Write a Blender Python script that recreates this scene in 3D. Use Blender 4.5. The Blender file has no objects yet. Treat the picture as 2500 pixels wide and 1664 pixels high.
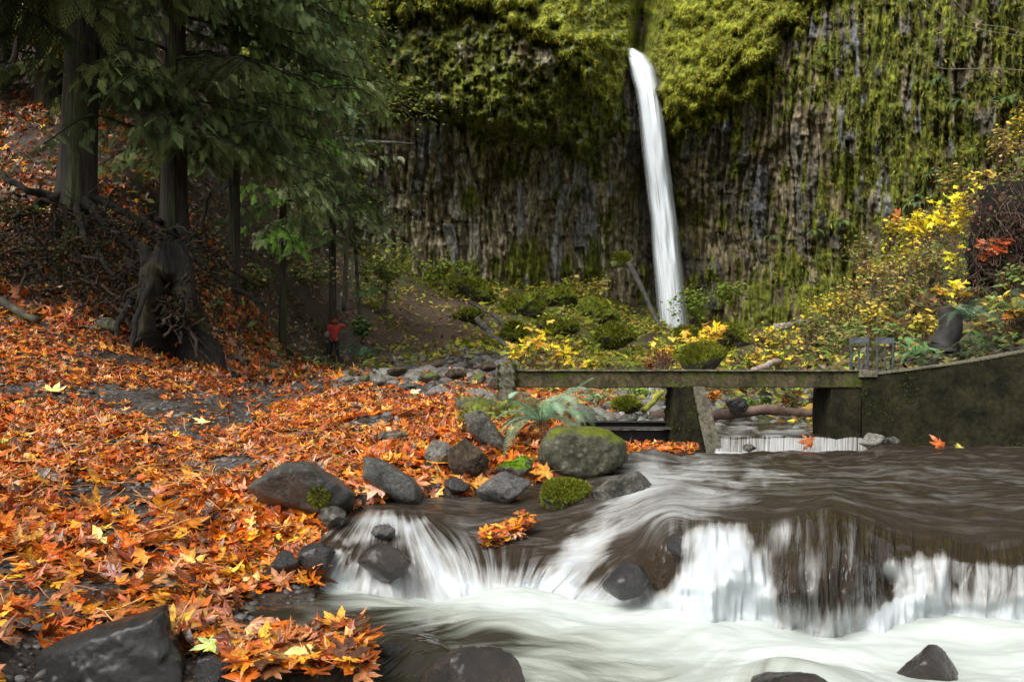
import bpy, bmesh, math
import numpy as np
from mathutils import Vector
R = math.radians
sc = bpy.context.scene
COL = sc.collection
rng = np.random.default_rng(7)

# ------------------------------------------------------------------ camera
F, HZ = 2200.0, 940.0           # focal length and horizon row, in source pixels of the 2500 x 1664 photograph
cam = bpy.data.objects.new('camera', bpy.data.cameras.new('camera'))
COL.objects.link(cam); sc.camera = cam
cam.location = (0, 0, 0); cam.rotation_euler = (R(90), 0, 0)
cam.data.lens = F / 2500 * 36; cam.data.sensor_width = 36
cam.data.shift_y = (HZ - 832) / 2500
cam.data.clip_start = 0.05; cam.data.clip_end = 500
# ------------------------------------------------------------------ light: overcast sky
SUN_EL, SUN_AZ = 48, 222        # azimuth measured clockwise from +Y: the soft light comes from above, behind the camera
w = bpy.data.worlds.new('World'); sc.world = w; w.use_nodes = True
nt = w.node_tree; bg = nt.nodes['Background']
sky = nt.nodes.new('ShaderNodeTexSky'); sky.sky_type = 'NISHITA'; sky.sun_disc = False
sky.sun_elevation = R(SUN_EL); sky.sun_rotation = R(SUN_AZ); sky.dust_density = 6; sky.air_density = 1.0; sky.ozone_density = 0.6
hs = nt.nodes.new('ShaderNodeHueSaturation'); hs.inputs['Saturation'].default_value = 0.1
nt.links.new(sky.outputs[0], hs.inputs['Color']); nt.links.new(hs.outputs[0], bg.inputs[0])
bg.inputs[1].default_value = 0.15
sl = bpy.data.lights.new('sun', 'SUN'); sl.energy = 1.2; sl.angle = R(40); sl.color = (1, 0.93, 0.8)
so = bpy.data.objects.new('sun', sl); COL.objects.link(so)
d = Vector((math.sin(R(SUN_AZ)) * math.cos(R(SUN_EL)), math.cos(R(SUN_AZ)) * math.cos(R(SUN_EL)), math.sin(R(SUN_EL))))
so.rotation_euler = d.to_track_quat('Z', 'Y').to_euler(); so.location = d * 60
sc.view_settings.view_transform = 'Standard'; sc.view_settings.look = 'None'
sc.view_settings.exposure = 0.5; sc.view_settings.gamma = 1
sc.render.engine = 'CYCLES'
sc.cycles.max_bounces = 6; sc.cycles.transparent_max_bounces = 12; sc.cycles.use_denoising = True

# ------------------------------------------------------------------ helpers
def P(u, v, Y):
    return np.stack(np.broadcast_arrays((np.asarray(u, float) - 1250) / F * Y, np.asarray(Y, float), (HZ - np.asarray(v, float)) / F * Y), -1)
def sm(x):
    x = np.clip(x, 0, 1); return x * x * (3 - 2 * x)
def hash3(ix, iy, iz, s=0):
    n = (ix.astype(np.int64) * 374761393 + iy.astype(np.int64) * 668265263 + iz.astype(np.int64) * 2147483647 + s * 974634777) & 0xffffffff
    n = ((n ^ (n >> 13)) * 1274126177) & 0xffffffff
    n = ((n ^ (n >> 16)) * 2246822519) & 0xffffffff
    return ((n ^ (n >> 15)) & 0xffffff) / float(0xffffff)
def vnoise(p, s=0):
    p = np.asarray(p, float); i = np.floor(p).astype(np.int64); f = p - i; f = f * f * (3 - 2 * f)
    r = 0
    for a in (0, 1):
        wa = f[..., 0] if a else 1 - f[..., 0]
        for b in (0, 1):
            wb = f[..., 1] if b else 1 - f[..., 1]
            for c in (0, 1):
                wc = f[..., 2] if c else 1 - f[..., 2]
                r = r + wa * wb * wc * hash3(i[..., 0] + a, i[..., 1] + b, i[..., 2] + c, s)
    return r * 2 - 1
def fbm(p, o=4, s=0, g=0.5):
    r = 0; a = 1.0; p = np.asarray(p, float)
    for k in range(o):
        r = r + a * vnoise(p * 2.03 ** k, s + k * 17); a *= g
    return r
def v3(x, y, z=0): return np.stack(np.broadcast_arrays(np.asarray(x, float), y, z), -1)

def mesh(name, verts, faces, mat, col=None, smooth=True, parent=None, attrs=None, uv=None):
    """faces: list of int arrays, each (n, k) with constant k"""
    verts = np.asarray(verts, float).reshape(-1, 3)
    me = bpy.data.meshes.new(name)
    if isinstance(faces, np.ndarray): faces = [faces]
    loops = np.concatenate([f.reshape(-1) for f in faces]).astype(np.int32)
    tot = np.concatenate([np.full(len(f), f.shape[1]) for f in faces]).astype(np.int32)
    start = np.concatenate([[0], np.cumsum(tot)[:-1]]).astype(np.int32)
    me.vertices.add(len(verts)); me.vertices.foreach_set('co', verts.reshape(-1).astype(np.float32))
    me.loops.add(len(loops)); me.loops.foreach_set('vertex_index', loops)
    me.polygons.add(len(tot)); me.polygons.foreach_set('loop_start', start)
    try: me.polygons.foreach_set('loop_total', tot)
    except Exception: pass
    me.update(calc_edges=True)
    me.polygons.foreach_set('use_smooth', np.full(len(tot), smooth))
    if col is not None:
        a = me.color_attributes.new('Col', 'FLOAT_COLOR', 'POINT')
        c = np.ones((len(verts), 4), np.float32); c[:, :3] = np.clip(col, 0, 1); a.data.foreach_set('color', c.reshape(-1))
    for k, x in (attrs or {}).items():
        a = me.attributes.new(k, 'FLOAT', 'POINT'); a.data.foreach_set('value', np.asarray(x, np.float32).reshape(-1))
    if uv is not None:
        l = me.uv_layers.new(name='UVMap'); l.data.foreach_set('uv', np.asarray(uv, np.float32)[loops].reshape(-1))
    me.materials.append(mat)
    o = bpy.data.objects.new(name, me); COL.objects.link(o)
    if parent is not None: o.parent = parent
    return o
def tag(o, label, cat, group=None):
    o['label'] = label; o['category'] = cat
    if group: o['group'] = group
    return o
def kind(o, k, label=None, cat=None):
    o['kind'] = k
    if label: o['label'] = label
    if cat: o['category'] = cat
    return o
def thing(name, loc, label, cat, group=None):
    o = bpy.data.objects.new(name, None); COL.objects.link(o); o.location = tuple(float(x) for x in loc)
    o.empty_display_size = 0.1
    return tag(o, label, cat, group)
def grid_faces(nr, nc, closed=False):
    i = np.arange(nr - 1)[:, None]; j = np.arange(nc if closed else nc - 1)[None, :]
    j2 = (j + 1) % nc
    return np.stack(np.broadcast_arrays(i * nc + j, i * nc + j2, (i + 1) * nc + j2, (i + 1) * nc + j), -1).reshape(-1, 4)
def unit(a): return a / np.maximum(np.linalg.norm(a, axis=-1, keepdims=True), 1e-9)
def frames(fwd, up):
    """matrices whose columns are side, forward, up"""
    f = unit(fwd); s = unit(np.cross(f, up)); n = np.cross(s, f)
    return np.stack([s, f, n], -1)
def inst(tv, tf, pos, M, scale, col, shade=None):
    """copies of a small template baked into one array mesh"""
    n, k = len(pos), len(tv)
    V = np.einsum('nij,kj->nki', M, tv) * np.asarray(scale).reshape(n, 1, -1) + pos[:, None, :]
    Fc = (tf[None] + (np.arange(n) * k)[:, None, None]).reshape(-1, tf.shape[1])
    C = np.repeat(np.asarray(col)[:, None, :], k, 1)
    if shade is not None: C = C * shade[None, :, None]
    return V.reshape(-1, 3), Fc, C.reshape(-1, 3)
def pick(cols, n, jit=0.15, w=None):
    cols = np.array(cols); c = cols[rng.choice(len(cols), n, p=w)]
    return np.clip(c * np.exp(rng.normal(0, jit, (n, 1))) * np.exp(rng.normal(0, jit * .4, (n, 3))), 0, 1)
def tube(pts, rad, k=8, cap=True):
    pts = np.asarray(pts, float); n = len(pts); rad = np.broadcast_to(rad, (n,))
    t = unit(np.gradient(pts, axis=0)); ref = np.array([0.13, 0.21, 1.0]) if abs(t[0, 2]) < .9 else np.array([1.0, .1, 0.0])
    s = unit(np.cross(t, ref)); b = np.cross(t, s)
    a = np.linspace(0, 2 * np.pi, k, endpoint=False)
    V = pts[:, None] + rad[:, None, None] * (np.cos(a)[None, :, None] * s[:, None] + np.sin(a)[None, :, None] * b[:, None])
    fs = grid_faces(n, k, True); V = V.reshape(-1, 3); out = [fs]
    if cap:
        V = np.vstack([V, pts[0], pts[-1]]); m = n * k; j = np.arange(k); j2 = (j + 1) % k
        out.append(np.concatenate([np.stack([j2, j, np.full(k, m)], -1), np.stack([(n - 1) * k + j, (n - 1) * k + j2, np.full(k, m + 1)], -1)]))
    return V, out
def join(parts):
    """parts: list of (V, faces-list or array[, C])"""
    Vs, Fs, Cs, off = [], {}, [], 0
    for p in parts:
        fl = p[1] if isinstance(p[1], list) else [p[1]]
        for f in fl: Fs.setdefault(f.shape[1], []).append(f + off)
        Vs.append(p[0]); off += len(p[0])
        if len(p) > 2: Cs.append(np.broadcast_to(p[2], (len(p[0]), 3)))
    return np.vstack(Vs), [np.concatenate(x) for x in Fs.values()], (np.vstack(Cs) if Cs else None)
def wob(a, b, n, amp, seed, sag=0):
    t = np.linspace(0, 1, n); a = np.asarray(a, float); b = np.asarray(b, float)
    p = a + (b - a) * t[:, None]; L = np.linalg.norm(b - a)
    p = p + np.stack([vnoise(v3(t * 4, seed, k * 3.3)) for k in range(3)], -1) * amp * L * (np.sin(np.pi * t)[:, None] + .15 * t[:, None])
    p[:, 2] -= sag * np.sin(np.pi * t); return p

# ------------------------------------------------------------------ materials
def new_mat(name):
    m = bpy.data.materials.new(name); m.use_nodes = True
    return m, m.node_tree, m.node_tree.nodes['Principled BSDF']
def N(nt, typ, **kw):
    n = nt.nodes.new(typ)
    for k, x in kw.items():
        if hasattr(n, k): setattr(n, k, x)
        else: n.inputs[k.replace('_', ' ')].default_value = x
    return n
def ramp(nt, fac, stops):
    r = nt.nodes.new('ShaderNodeValToRGB'); e = r.color_ramp.elements
    while len(e) < len(stops): e.new(0.5)
    for k, (p, c) in enumerate(stops):
        e[k].position = p; e[k].color = (c, c, c, 1) if np.isscalar(c) else (*c, 1)
    nt.links.new(fac, r.inputs[0]); return r.outputs[0]
def mix(nt, fac, a, b, mode='MIX'):
    n = nt.nodes.new('ShaderNodeMix'); n.data_type = 'RGBA'; n.blend_type = mode
    for s, x in ((n.inputs[0], fac), (n.inputs[6], a), (n.inputs[7], b)):
        if hasattr(x, 'is_linked'): nt.links.new(x, s)
        else: s.default_value = x if np.isscalar(x) else (*x, 1)
    return n.outputs[2]
def coord(nt, what='Object', scale=(1, 1, 1)):
    t = nt.nodes.new('ShaderNodeTexCoord'); m = nt.nodes.new('ShaderNodeMapping'); m.inputs['Scale'].default_value = scale
    nt.links.new(t.outputs[what], m.inputs[0]); return m.outputs[0]
def noise(nt, vec, scale, detail=5, rough=0.6, dist=0):
    n = nt.nodes.new('ShaderNodeTexNoise'); n.inputs['Scale'].default_value = scale; n.inputs['Detail'].default_value = detail
    n.inputs['Roughness'].default_value = rough; n.inputs['Distortion'].default_value = dist
    nt.links.new(vec, n.inputs['Vector']); return n.outputs['Fac']
def bump(nt, h, strength, dist, bsdf):
    b = nt.nodes.new('ShaderNodeBump'); b.inputs['Strength'].default_value = strength; b.inputs['Distance'].default_value = dist
    nt.links.new(h, b.inputs['Height']); nt.links.new(b.outputs[0], bsdf.inputs['Normal'])
def attr(nt, name): 
    a = nt.nodes.new('ShaderNodeAttribute'); a.attribute_name = name; return a
def col_mat(name, rough=0.6, nscale=8, lo=0.6, hi=1.4, bmp=0.3, bdist=0.02, scale=(1, 1, 1), spec=0.5, transl=0, coordk='Object', detail=6):
    m, nt, b = new_mat(name); a = attr(nt, 'Col')
    n = noise(nt, coord(nt, coordk, scale), nscale, detail, 0.65)
    c = mix(nt, 1.0, a.outputs['Color'], ramp(nt, n, [(0.36, lo * .5), (0.64, hi * .5)]), 'MULTIPLY')
    g = N(nt, 'ShaderNodeVectorMath', operation='SCALE'); g.inputs['Scale'].default_value = 2.0
    nt.links.new(c, g.inputs[0]); nt.links.new(g.outputs[0], b.inputs['Base Color'])
    b.inputs['Roughness'].default_value = rough; b.inputs['Specular IOR Level'].default_value = spec
    if bmp: bump(nt, n, bmp, bdist, b)
    if transl:
        t = nt.nodes.new('ShaderNodeBsdfTranslucent'); nt.links.new(g.outputs[0], t.inputs[0])
        x = nt.nodes.new('ShaderNodeMixShader'); x.inputs[0].default_value = transl
        nt.links.new(b.outputs[0], x.inputs[1]); nt.links.new(t.outputs[0], x.inputs[2])
        nt.links.new(x.outputs[0], nt.nodes['Material Output'].inputs[0])
    return m
M_SOIL = col_mat('wet_soil', 0.8, 18, .3, 1.8, 1.0, 0.05, spec=.25)
M_CLIFF = col_mat('basalt_cliff', 0.8, 1.6, .3, 1.8, 1.0, 0.2, (2.2, 2.2, .6), detail=10, spec=.2)
M_LEAF = col_mat('fallen_leaf', 0.27, 30, .5, 1.5, 0.6, 0.006, transl=0.08, spec=0.6)
M_FOL = col_mat('foliage', 0.7, 5, .7, 1.3, 0, transl=0.25, spec=0.15)
M_CEDAR = col_mat('cedar_foliage', 0.8, 1.2, .5, 1.5, 0, transl=0.15, spec=0.08)
M_MOSS = col_mat('moss', 0.95, 30, .4, 1.6, 1.0, 0.03, spec=0.1)
M_BARK = col_mat('bark', 0.95, 3.2, .4, 1.6, 1.0, 0.04, (6, 6, .5))
M_WOOD = col_mat('weathered_wood', 0.8, 6, .5, 1.5, 0.8, 0.02)
M_CLOTH = col_mat('cloth', 0.8, 40, .8, 1.2, 0.2, 0.003)
M_SKIN = col_mat('skin', 0.5, 20, .9, 1.1, 0)
M_STEEL = col_mat('dark_steel', 0.4, 12, .5, 1.5, 0.3, 0.004)

def rock_mat(name, a, b_, rough, moss=0.0, mosscol=((.06, .075, .008), (.17, .2, .015)), lich=0.0, sc_=6, bdist=.03, mthr=.55):
    m, nt, b = new_mat(name); o = coord(nt, 'Object'); b.inputs['Specular IOR Level'].default_value = .5 if rough < .4 else .2
    if rough < .25: b.inputs['Coat Weight'].default_value = .3; b.inputs['Coat Roughness'].default_value = .15; b.inputs['Coat IOR'].default_value = 1.5
    n1 = noise(nt, o, sc_ * 1.7, 10, .7, .5); n2 = noise(nt, o, sc_ * 9, 7, .75)
    c = ramp(nt, n1, [(.38, a), (.5, tuple((x + y) / 2 for x, y in zip(a, b_))), (.66, b_)])
    c = mix(nt, .75, c, ramp(nt, n2, [(.38, .25), (.62, 1.25)]), 'MULTIPLY')
    if lich:
        v = nt.nodes.new('ShaderNodeTexVoronoi'); v.inputs['Scale'].default_value = sc_ * 4; nt.links.new(o, v.inputs['Vector'])
        f = ramp(nt, v.outputs['Distance'], [(.18, lich), (.34, 0.0)]); c = mix(nt, f, c, (.36, .37, .32))
    h = mix(nt, .5, n1, n2); rg = rough
    if moss:
        g = nt.nodes.new('ShaderNodeNewGeometry'); s = nt.nodes.new('ShaderNodeSeparateXYZ'); nt.links.new(g.outputs['Normal'], s.inputs[0])
        n3 = noise(nt, o, 3.5, 6, .7)
        q = N(nt, 'ShaderNodeMath', operation='MULTIPLY_ADD'); q.inputs[1].default_value = .35; nt.links.new(s.outputs[2], q.inputs[0]); nt.links.new(n3, q.inputs[2])
        f = ramp(nt, q.outputs[0], [(mthr + .35 * (1 - moss) - .05, 0.0), (mthr + .35 * (1 - moss) + .1, 1.0)])
        mc = ramp(nt, noise(nt, o, 26, 6, .8), [(.3, mosscol[0]), (.75, mosscol[1])])
        c = mix(nt, f, c, mc)
        r_ = nt.nodes.new('ShaderNodeMapRange'); r_.inputs[3].default_value = rough; r_.inputs[4].default_value = .95; nt.links.new(f, r_.inputs[0])
        nt.links.new(r_.outputs[0], b.inputs['Roughness'])
    else:
        rr = nt.nodes.new('ShaderNodeMapRange'); rr.inputs[3].default_value = rough * .6; rr.inputs[4].default_value = min(1, rough * 1.5)
        nt.links.new(n2, rr.inputs[0]); nt.links.new(rr.outputs[0], b.inputs['Roughness'])
    nt.links.new(c, b.inputs['Base Color']); bump(nt, h, .9, bdist, b)
    return m
M_RGREY = rock_mat('grey_basalt', (.045, .043, .036), (.2, .19, .16), .4, lich=.15, bdist=.05)
M_RSMOOTH = rock_mat('smooth_grey_basalt', (.04, .039, .034), (.15, .148, .134), .34, sc_=6, bdist=.04)
M_RPALE = rock_mat('pale_stone', (.13, .125, .11), (.32, .3, .26), .6)
M_RBROWN = rock_mat('brown_basalt', (.03, .022, .014), (.16, .12, .078), .45, bdist=.06)
M_RSPECK = rock_mat('pitted_basalt', (.07, .068, .065), (.22, .21, .2), .6, sc_=12)
M_RWET = rock_mat('wet_black_basalt', (.008, .008, .008), (.04, .037, .034), .14, sc_=7)
M_RWETB = rock_mat('wet_brown_basalt', (.01, .006, .004), (.045, .028, .018), .12, sc_=7)
M_RFG = rock_mat('wet_slab_basalt', (.005, .005, .0045), (.02, .02, .017), .17, sc_=5, bdist=.035)
M_RMOSSY = rock_mat('mossy_boulder_basalt', (.055, .055, .035), (.13, .125, .085), .6, moss=.42, lich=.25, sc_=4)
M_RMOSS2 = rock_mat('moss_covered_rock', (.05, .05, .04), (.14, .13, .1), .7, moss=1.0, mthr=.42)
M_RMOSS3 = rock_mat('part_mossy_rock', (.07, .07, .06), (.2, .19, .16), .6, moss=.75, mosscol=((.07, .12, .005), (.17, .32, .01)))
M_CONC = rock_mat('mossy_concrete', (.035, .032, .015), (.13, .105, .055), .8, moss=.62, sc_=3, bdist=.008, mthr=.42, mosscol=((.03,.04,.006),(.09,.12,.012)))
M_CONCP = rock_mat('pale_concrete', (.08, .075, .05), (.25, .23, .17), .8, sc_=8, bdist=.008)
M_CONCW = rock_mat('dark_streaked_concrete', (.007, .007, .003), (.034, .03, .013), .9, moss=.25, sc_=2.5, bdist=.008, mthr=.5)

# ------------------------------------------------------------------ ground heightfield: image row as a function of (u, depth)
CP = [  # u, depth, v
 (0,2.4,1850),(0,3,1640),(0,4,1450),(0,5,1300),(0,6.3,1180),(0,8,1060),(0,10,960),(0,12,870),(0,14,750),(0,17,600),(0,20,470),(0,24,300),(0,30,90),(0,38,-120),
 (-900,3,1620),(-900,6,1120),(-900,10,800),(-900,16,450),(-900,26,150),(-900,45,-200),
 (400,3.2,1640),(400,4.2,1445),(400,5.5,1270),(400,7,1145),(400,9,1025),(400,12,935),(400,15,862),(400,17,740),(400,20,565),(400,25,400),(400,32,200),(400,42,0),
 (220,17.5,560),(220,16,680),(220,14,790),
 (260,2.4,2150),(260,3.05,1760),(250,3.6,1560),(600,3.2,1690),(600,4,1510),(700,4.6,1440),(600,5.2,1300),(700,6,1190),(700,8,1075),(700,11,985),(700,15,930),(700,22,900),(700,28,840),(640,28,740),(700,34,660),(600,24,760),(700,42,420),
 (820,5.6,1225),(850,30,893),(815,32.5,893),(850,36,800),(850,42,650),
 (1000,2.6,1920),(1000,4.3,1520),(1000,5.9,1190),(1000,7,1110),(1000,8.5,1040),(1000,10,985),(1000,14,935),(1000,20,912),(1000,30,885),(1000,36,820),(1000,42,720),(1000,47,670),
 (1250,4.3,1520),(1250,5.6,1290),(1250,6.3,1165),(1250,7,1095),(1250,9,1010),(1250,12,960),(1250,20,910),(1250,30,868),(1250,40,810),(1250,46,730),(1250,50,700),
 (1500,4,1560),(1500,5,1340),(1500,6.4,1180),(1500,8,1110),(1500,10,1075),(1500,12,1020),(1500,15,975),(1500,20,930),(1500,30,880),(1500,40,845),(1480,46,760),(1480,51,720),
 (1700,3,1900),(1700,5,1330),(1700,9,1140),(1700,11,1060),(1700,14,1000),(1700,20,945),(1700,30,895),(1700,42,850),(1700,52,820),
 (1950,4,1620),(1950,6,1230),(1950,9,1130),(1950,11,1065),(1950,14,985),(1950,20,915),(1950,30,850),(1950,45,780),
 (2100,11,960),(2100,15,890),(2100,22,800),(2100,30,740),(2100,42,700),
 (2300,10.6,900),(2300,14,800),(2300,20,670),(2300,26,590),(2300,36,560),
 (2500,3,1950),(2500,5,1420),(2500,9,1160),(2500,10.4,880),(2500,13,740),(2500,17,560),(2500,22,470),(2500,32,420),
 (3100,4,1600),(3100,9,1160),(3100,10.6,800),(3100,14,560),(3100,20,430),(3100,32,330),
]
CP = np.array(CP, float)
def feat(u, Y): return np.stack([np.asarray(u, float) / 700, np.log(Y) * 1.7], -1)
def tps_fit(X, y, lam=0.02):
    n = len(X); d2 = ((X[:, None] - X[None]) ** 2).sum(-1); K = .5 * d2 * np.log(d2 + 1e-12)
    A = np.zeros((n + 3, n + 3)); A[:n, :n] = K + lam * np.eye(n); A[:n, n] = 1; A[:n, n + 1:] = X; A[n:, :n] = A[:n, n:].T
    return np.linalg.solve(A, np.concatenate([y, [0, 0, 0]]))
def tps_eval(X, w_, q):
    sh = q.shape[:-1]; q = q.reshape(-1, 2); out = np.empty(len(q))
    for s in range(0, len(q), 40000):
        qq = q[s:s + 40000]; d2 = ((qq[:, None] - X[None]) ** 2).sum(-1)
        out[s:s + 40000] = (.5 * d2 * np.log(d2 + 1e-12)) @ w_[:len(X)] + w_[len(X)] + qq @ w_[len(X) + 1:]
    return out.reshape(sh)
# ---- the cascade: columns of (row, depth) from the foot of the fall to the far water
CAS = {
 780: [(1450,4.7),(1425,4.8),(1375,4.85),(1330,4.95),(1300,5.1),(1275,5.3),(1262,5.4),(1256,5.5)],
 880: [(1455,4.62),(1425,4.72),(1370,4.8),(1325,4.9),(1290,5.05),(1262,5.25),(1248,5.5),(1238,5.65)],
 970: [(1460,4.55),(1432,4.7),(1380,4.78),(1325,4.9),(1285,5.05),(1258,5.2),(1240,5.5),(1222,5.85)],
 1150:[(1470,4.45),(1440,4.6),(1395,4.78),(1345,4.98),(1295,5.25),(1255,5.45),(1230,5.7),(1205,6.0)],
 1350:[(1475,4.42),(1447,4.55),(1405,4.7),(1350,4.9),(1290,5.2),(1245,5.5),(1210,5.9),(1180,6.4)],
 1450:[(1500,4.2),(1470,4.34),(1420,4.5),(1350,4.75),(1270,5.1),(1205,5.6),(1165,6.2),(1125,7.2)],
 1560:[(1520,4.05),(1490,4.18),(1430,4.32),(1350,4.55),(1260,4.9),(1190,5.5),(1140,6.6),(1100,8.3)],
 1650:[(1530,4.0),(1503,4.1),(1425,4.2),(1350,4.33),(1262,4.6),(1185,5.4),(1138,7.0),(1100,9.2)],
 1700:[(1530,4.0),(1505,4.08),(1425,4.18),(1345,4.28),(1285,4.42),(1195,5.3),(1140,7.0),(1103,9.3)],
 1850:[(1545,3.9),(1520,3.98),(1430,4.08),(1350,4.16),(1290,4.32),(1195,5.3),(1142,7.1),(1104,9.35)],
 1900:[(1560,3.85),(1530,3.92),(1440,4.03),(1355,4.13),(1285,4.32),(1195,5.3),(1142,7.1),(1104,9.35)],
 1960:[(1565,3.82),(1534,3.9),(1440,4.02),(1350,4.12),(1278,4.3),(1195,5.3),(1141,7.1),(1103,9.35)],
 2030:[(1570,3.8),(1537,3.88),(1430,3.98),(1325,4.1),(1252,4.32),(1190,5.3),(1141,7.1),(1103,9.35)],
 2120:[(1560,3.85),(1530,3.92),(1440,4.02),(1365,4.12),(1300,4.3),(1200,5.3),(1138,7.1),(1099,9.35)],
 2180:[(1540,3.9),(1515,4.0),(1440,4.08),(1362,4.14),(1330,4.28),(1205,5.3),(1130,7.1),(1083,9.4)],
 2320:[(1530,3.95),(1507,4.07),(1440,4.1),(1368,4.14),(1342,4.3),(1208,5.4),(1132,7.2),(1084,9.35)],
 2500:[(1535,3.95),(1510,4.06),(1440,4.09),(1374,4.13),(1348,4.3),(1212,5.4),(1134,7.2),(1085,9.3)],
 4000:[(1545,3.9),(1520,4.0),(1445,4.04),(1380,4.08),(1352,4.25),(1215,5.4),(1136,7.2),(1087,9.25)],
 3000:[(1545,3.9),(1520,4.0),(1445,4.04),(1380,4.08),(1352,4.25),(1215,5.4),(1136,7.2),(1087,9.25)],
}
cu = np.array(sorted(CAS)); ck = np.array([CAS[k] for k in cu], float); ck[:, 0, 0] += 45          # (cols, keys, 2)
def cas_cols(u):
    k = np.empty((len(u), ck.shape[1], 2))
    for a in range(ck.shape[1]):
        for b in range(2): k[:, a, b] = np.interp(u, cu, ck[:, a, b])
    return k
def cas_z(u, Y):
    """water height of the cascade or upper pool at (u, Y); nan where there is none"""
    u = np.asarray(u, float); Y = np.asarray(Y, float); ub = np.clip(((u - 780) / 10).astype(int), 0, 321)
    kk = cas_cols(np.arange(780, 4001, 10.0)); out = np.full(u.shape, np.nan)
    K = kk[np.clip(ub, 0, len(kk) - 1)]; z = (HZ - K[..., 0]) / F * K[..., 1]
    ok = (u > 785) & (Y > K[..., 0, 1]) & (Y < K[..., -1, 1])
    for a in range(K.shape[-2] - 1):
        y0, y1 = K[..., a, 1], K[..., a + 1, 1]; s = ok & (Y >= y0) & (Y <= y1)
        t = (Y - y0) / np.maximum(y1 - y0, 1e-6); out = np.where(s, z[..., a] + (z[..., a + 1] - z[..., a]) * t, out)
    return out
ZL = -1.05                                                                     # lower pool
Xf = feat(CP[:, 0], CP[:, 1]); wf = tps_fit(Xf, CP[:, 2])
GU = np.arange(-1600, 4101, 9.0); GL = np.linspace(math.log(1.3), math.log(62), 430)
gu, gl = np.meshgrid(GU, GL); gY = np.exp(gl)
gv = tps_eval(Xf, wf, feat(gu, gY))
gv = np.clip(gv, -900, 2600)
gX = (gu - 1250) / F * gY; gz = (HZ - gv) / F * gY
amp = np.clip(gY * .008, .015, .3)
gz = gz + amp * fbm(v3(gX / (.25 + gY * .05), gY * 1.0 / (.25 + gY * .05), 0), 5, 3)
cz = cas_z(gu, gY)
gz = np.where(np.isnan(cz), gz, np.minimum(gz, cz - .10))
gz = np.where((gu > 1700) & (gY > 3.5) & (gY < 9.62), np.minimum(gz, -.75), gz)
gz = np.where((gu > 770) & (gY > 4.0) & (gY < 4.9) & (gu > 770 + (gY - 4.0) * 10), np.minimum(gz, -1.12), gz)
wb = (gu > 1735) & (gu < 2150) & (gY > 9.2) & (gY < 13.2)                       # bed of the little weir pool
gz = np.where(wb, np.minimum(gz, -.62), gz)
gv2 = HZ - gz / gY * F
def gidx(u, Y):
    a = (np.asarray(u, float) - GU[0]) / (GU[1] - GU[0]); b = (np.log(Y) - GL[0]) / (GL[1] - GL[0])
    a = np.clip(a, 0, len(GU) - 1.001); b = np.clip(b, 0, len(GL) - 1.001); i = a.astype(int); j = b.astype(int)
    return i, j, a - i, b - j
def gsample(A, u, Y):
    i, j, fa, fb = gidx(u, Y)
    return (A[j, i] * (1 - fa) + A[j, i + 1] * fa) * (1 - fb) + (A[j + 1, i] * (1 - fa) + A[j + 1, i + 1] * fa) * fb
def gz_at(u, Y): return gsample(gz, u, Y)
def gpos(u, Y):
    Y = np.asarray(Y, float); return np.stack([(np.asarray(u, float) - 1250) / F * Y, Y, gz_at(u, Y)], -1)
tmp = np.stack([gX, gY, gz], -1); dn = np.cross(np.gradient(tmp, axis=1), np.gradient(tmp, axis=0)); gN = unit(dn); gN *= np.sign(gN[..., 2:3])
def gn_at(u, Y):
    i, j, fa, fb = gidx(u, Y); return unit(gN[j, i])
def blob(u, v, cu_, cv, ru, rv): return np.exp(-((u - cu_) / ru) ** 2 - ((v - cv) / rv) ** 2)
# soil, trodden earth, moss and gravel are real differences of the surface
n1 = fbm(v3(gX * 1.5, gY * 1.5), 4, 9); n2 = fbm(v3(gX * 6, gY * 6), 3, 19)
soil = np.array([.05, .034, .024]); grey = np.array([.09, .085, .078]); dirt = np.array([.1, .068, .048]); moss = np.array([.09, .11, .015]); litter = np.array([.075, .045, .03])
gc = soil + (grey - soil) * sm(.5 + n1[..., None] * 1.2 + n2[..., None] * .6) * .8
mh = sm((gY - 14) / 6) * sm((900 - gu) / 150)                                   # leafy hillside
gc = gc + (litter - gc) * (mh * sm(.5 + n2 * .8))[..., None]
md = np.clip(blob(gu, gv2, 1040, 790, 170, 70) * (gY > 22) * 1.6, 0, 1); gc = gc + (dirt - gc) * md[..., None]
mm = sm((gY - 34) / 6) * sm((gu - 880) / 60) * sm((1800 - gu) / 150) * sm(1 - md * 1.2) + sm((gY - 10.5) / 2) * sm((gu - 1300) / 100) * .6
mm = np.clip(mm, 0, 1) * sm(.6 + n1 * .9 + n2 * .4); gc = gc + (moss - gc) * mm[..., None]
ground = mesh('ground', tmp.reshape(-1, 3), grid_faces(len(GL), len(GU)), M_SOIL, gc.reshape(-1, 3))
kind(ground, 'structure')
bed = mesh('creek_bed', [(-60, -60, -2.2), (60, -60, -2.2), (60, 70, -2.2), (-60, 70, -2.2)], np.array([[0, 1, 2, 3]]), M_SOIL, np.tile(soil, (4, 1)), False)
kind(bed, 'structure')

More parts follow.
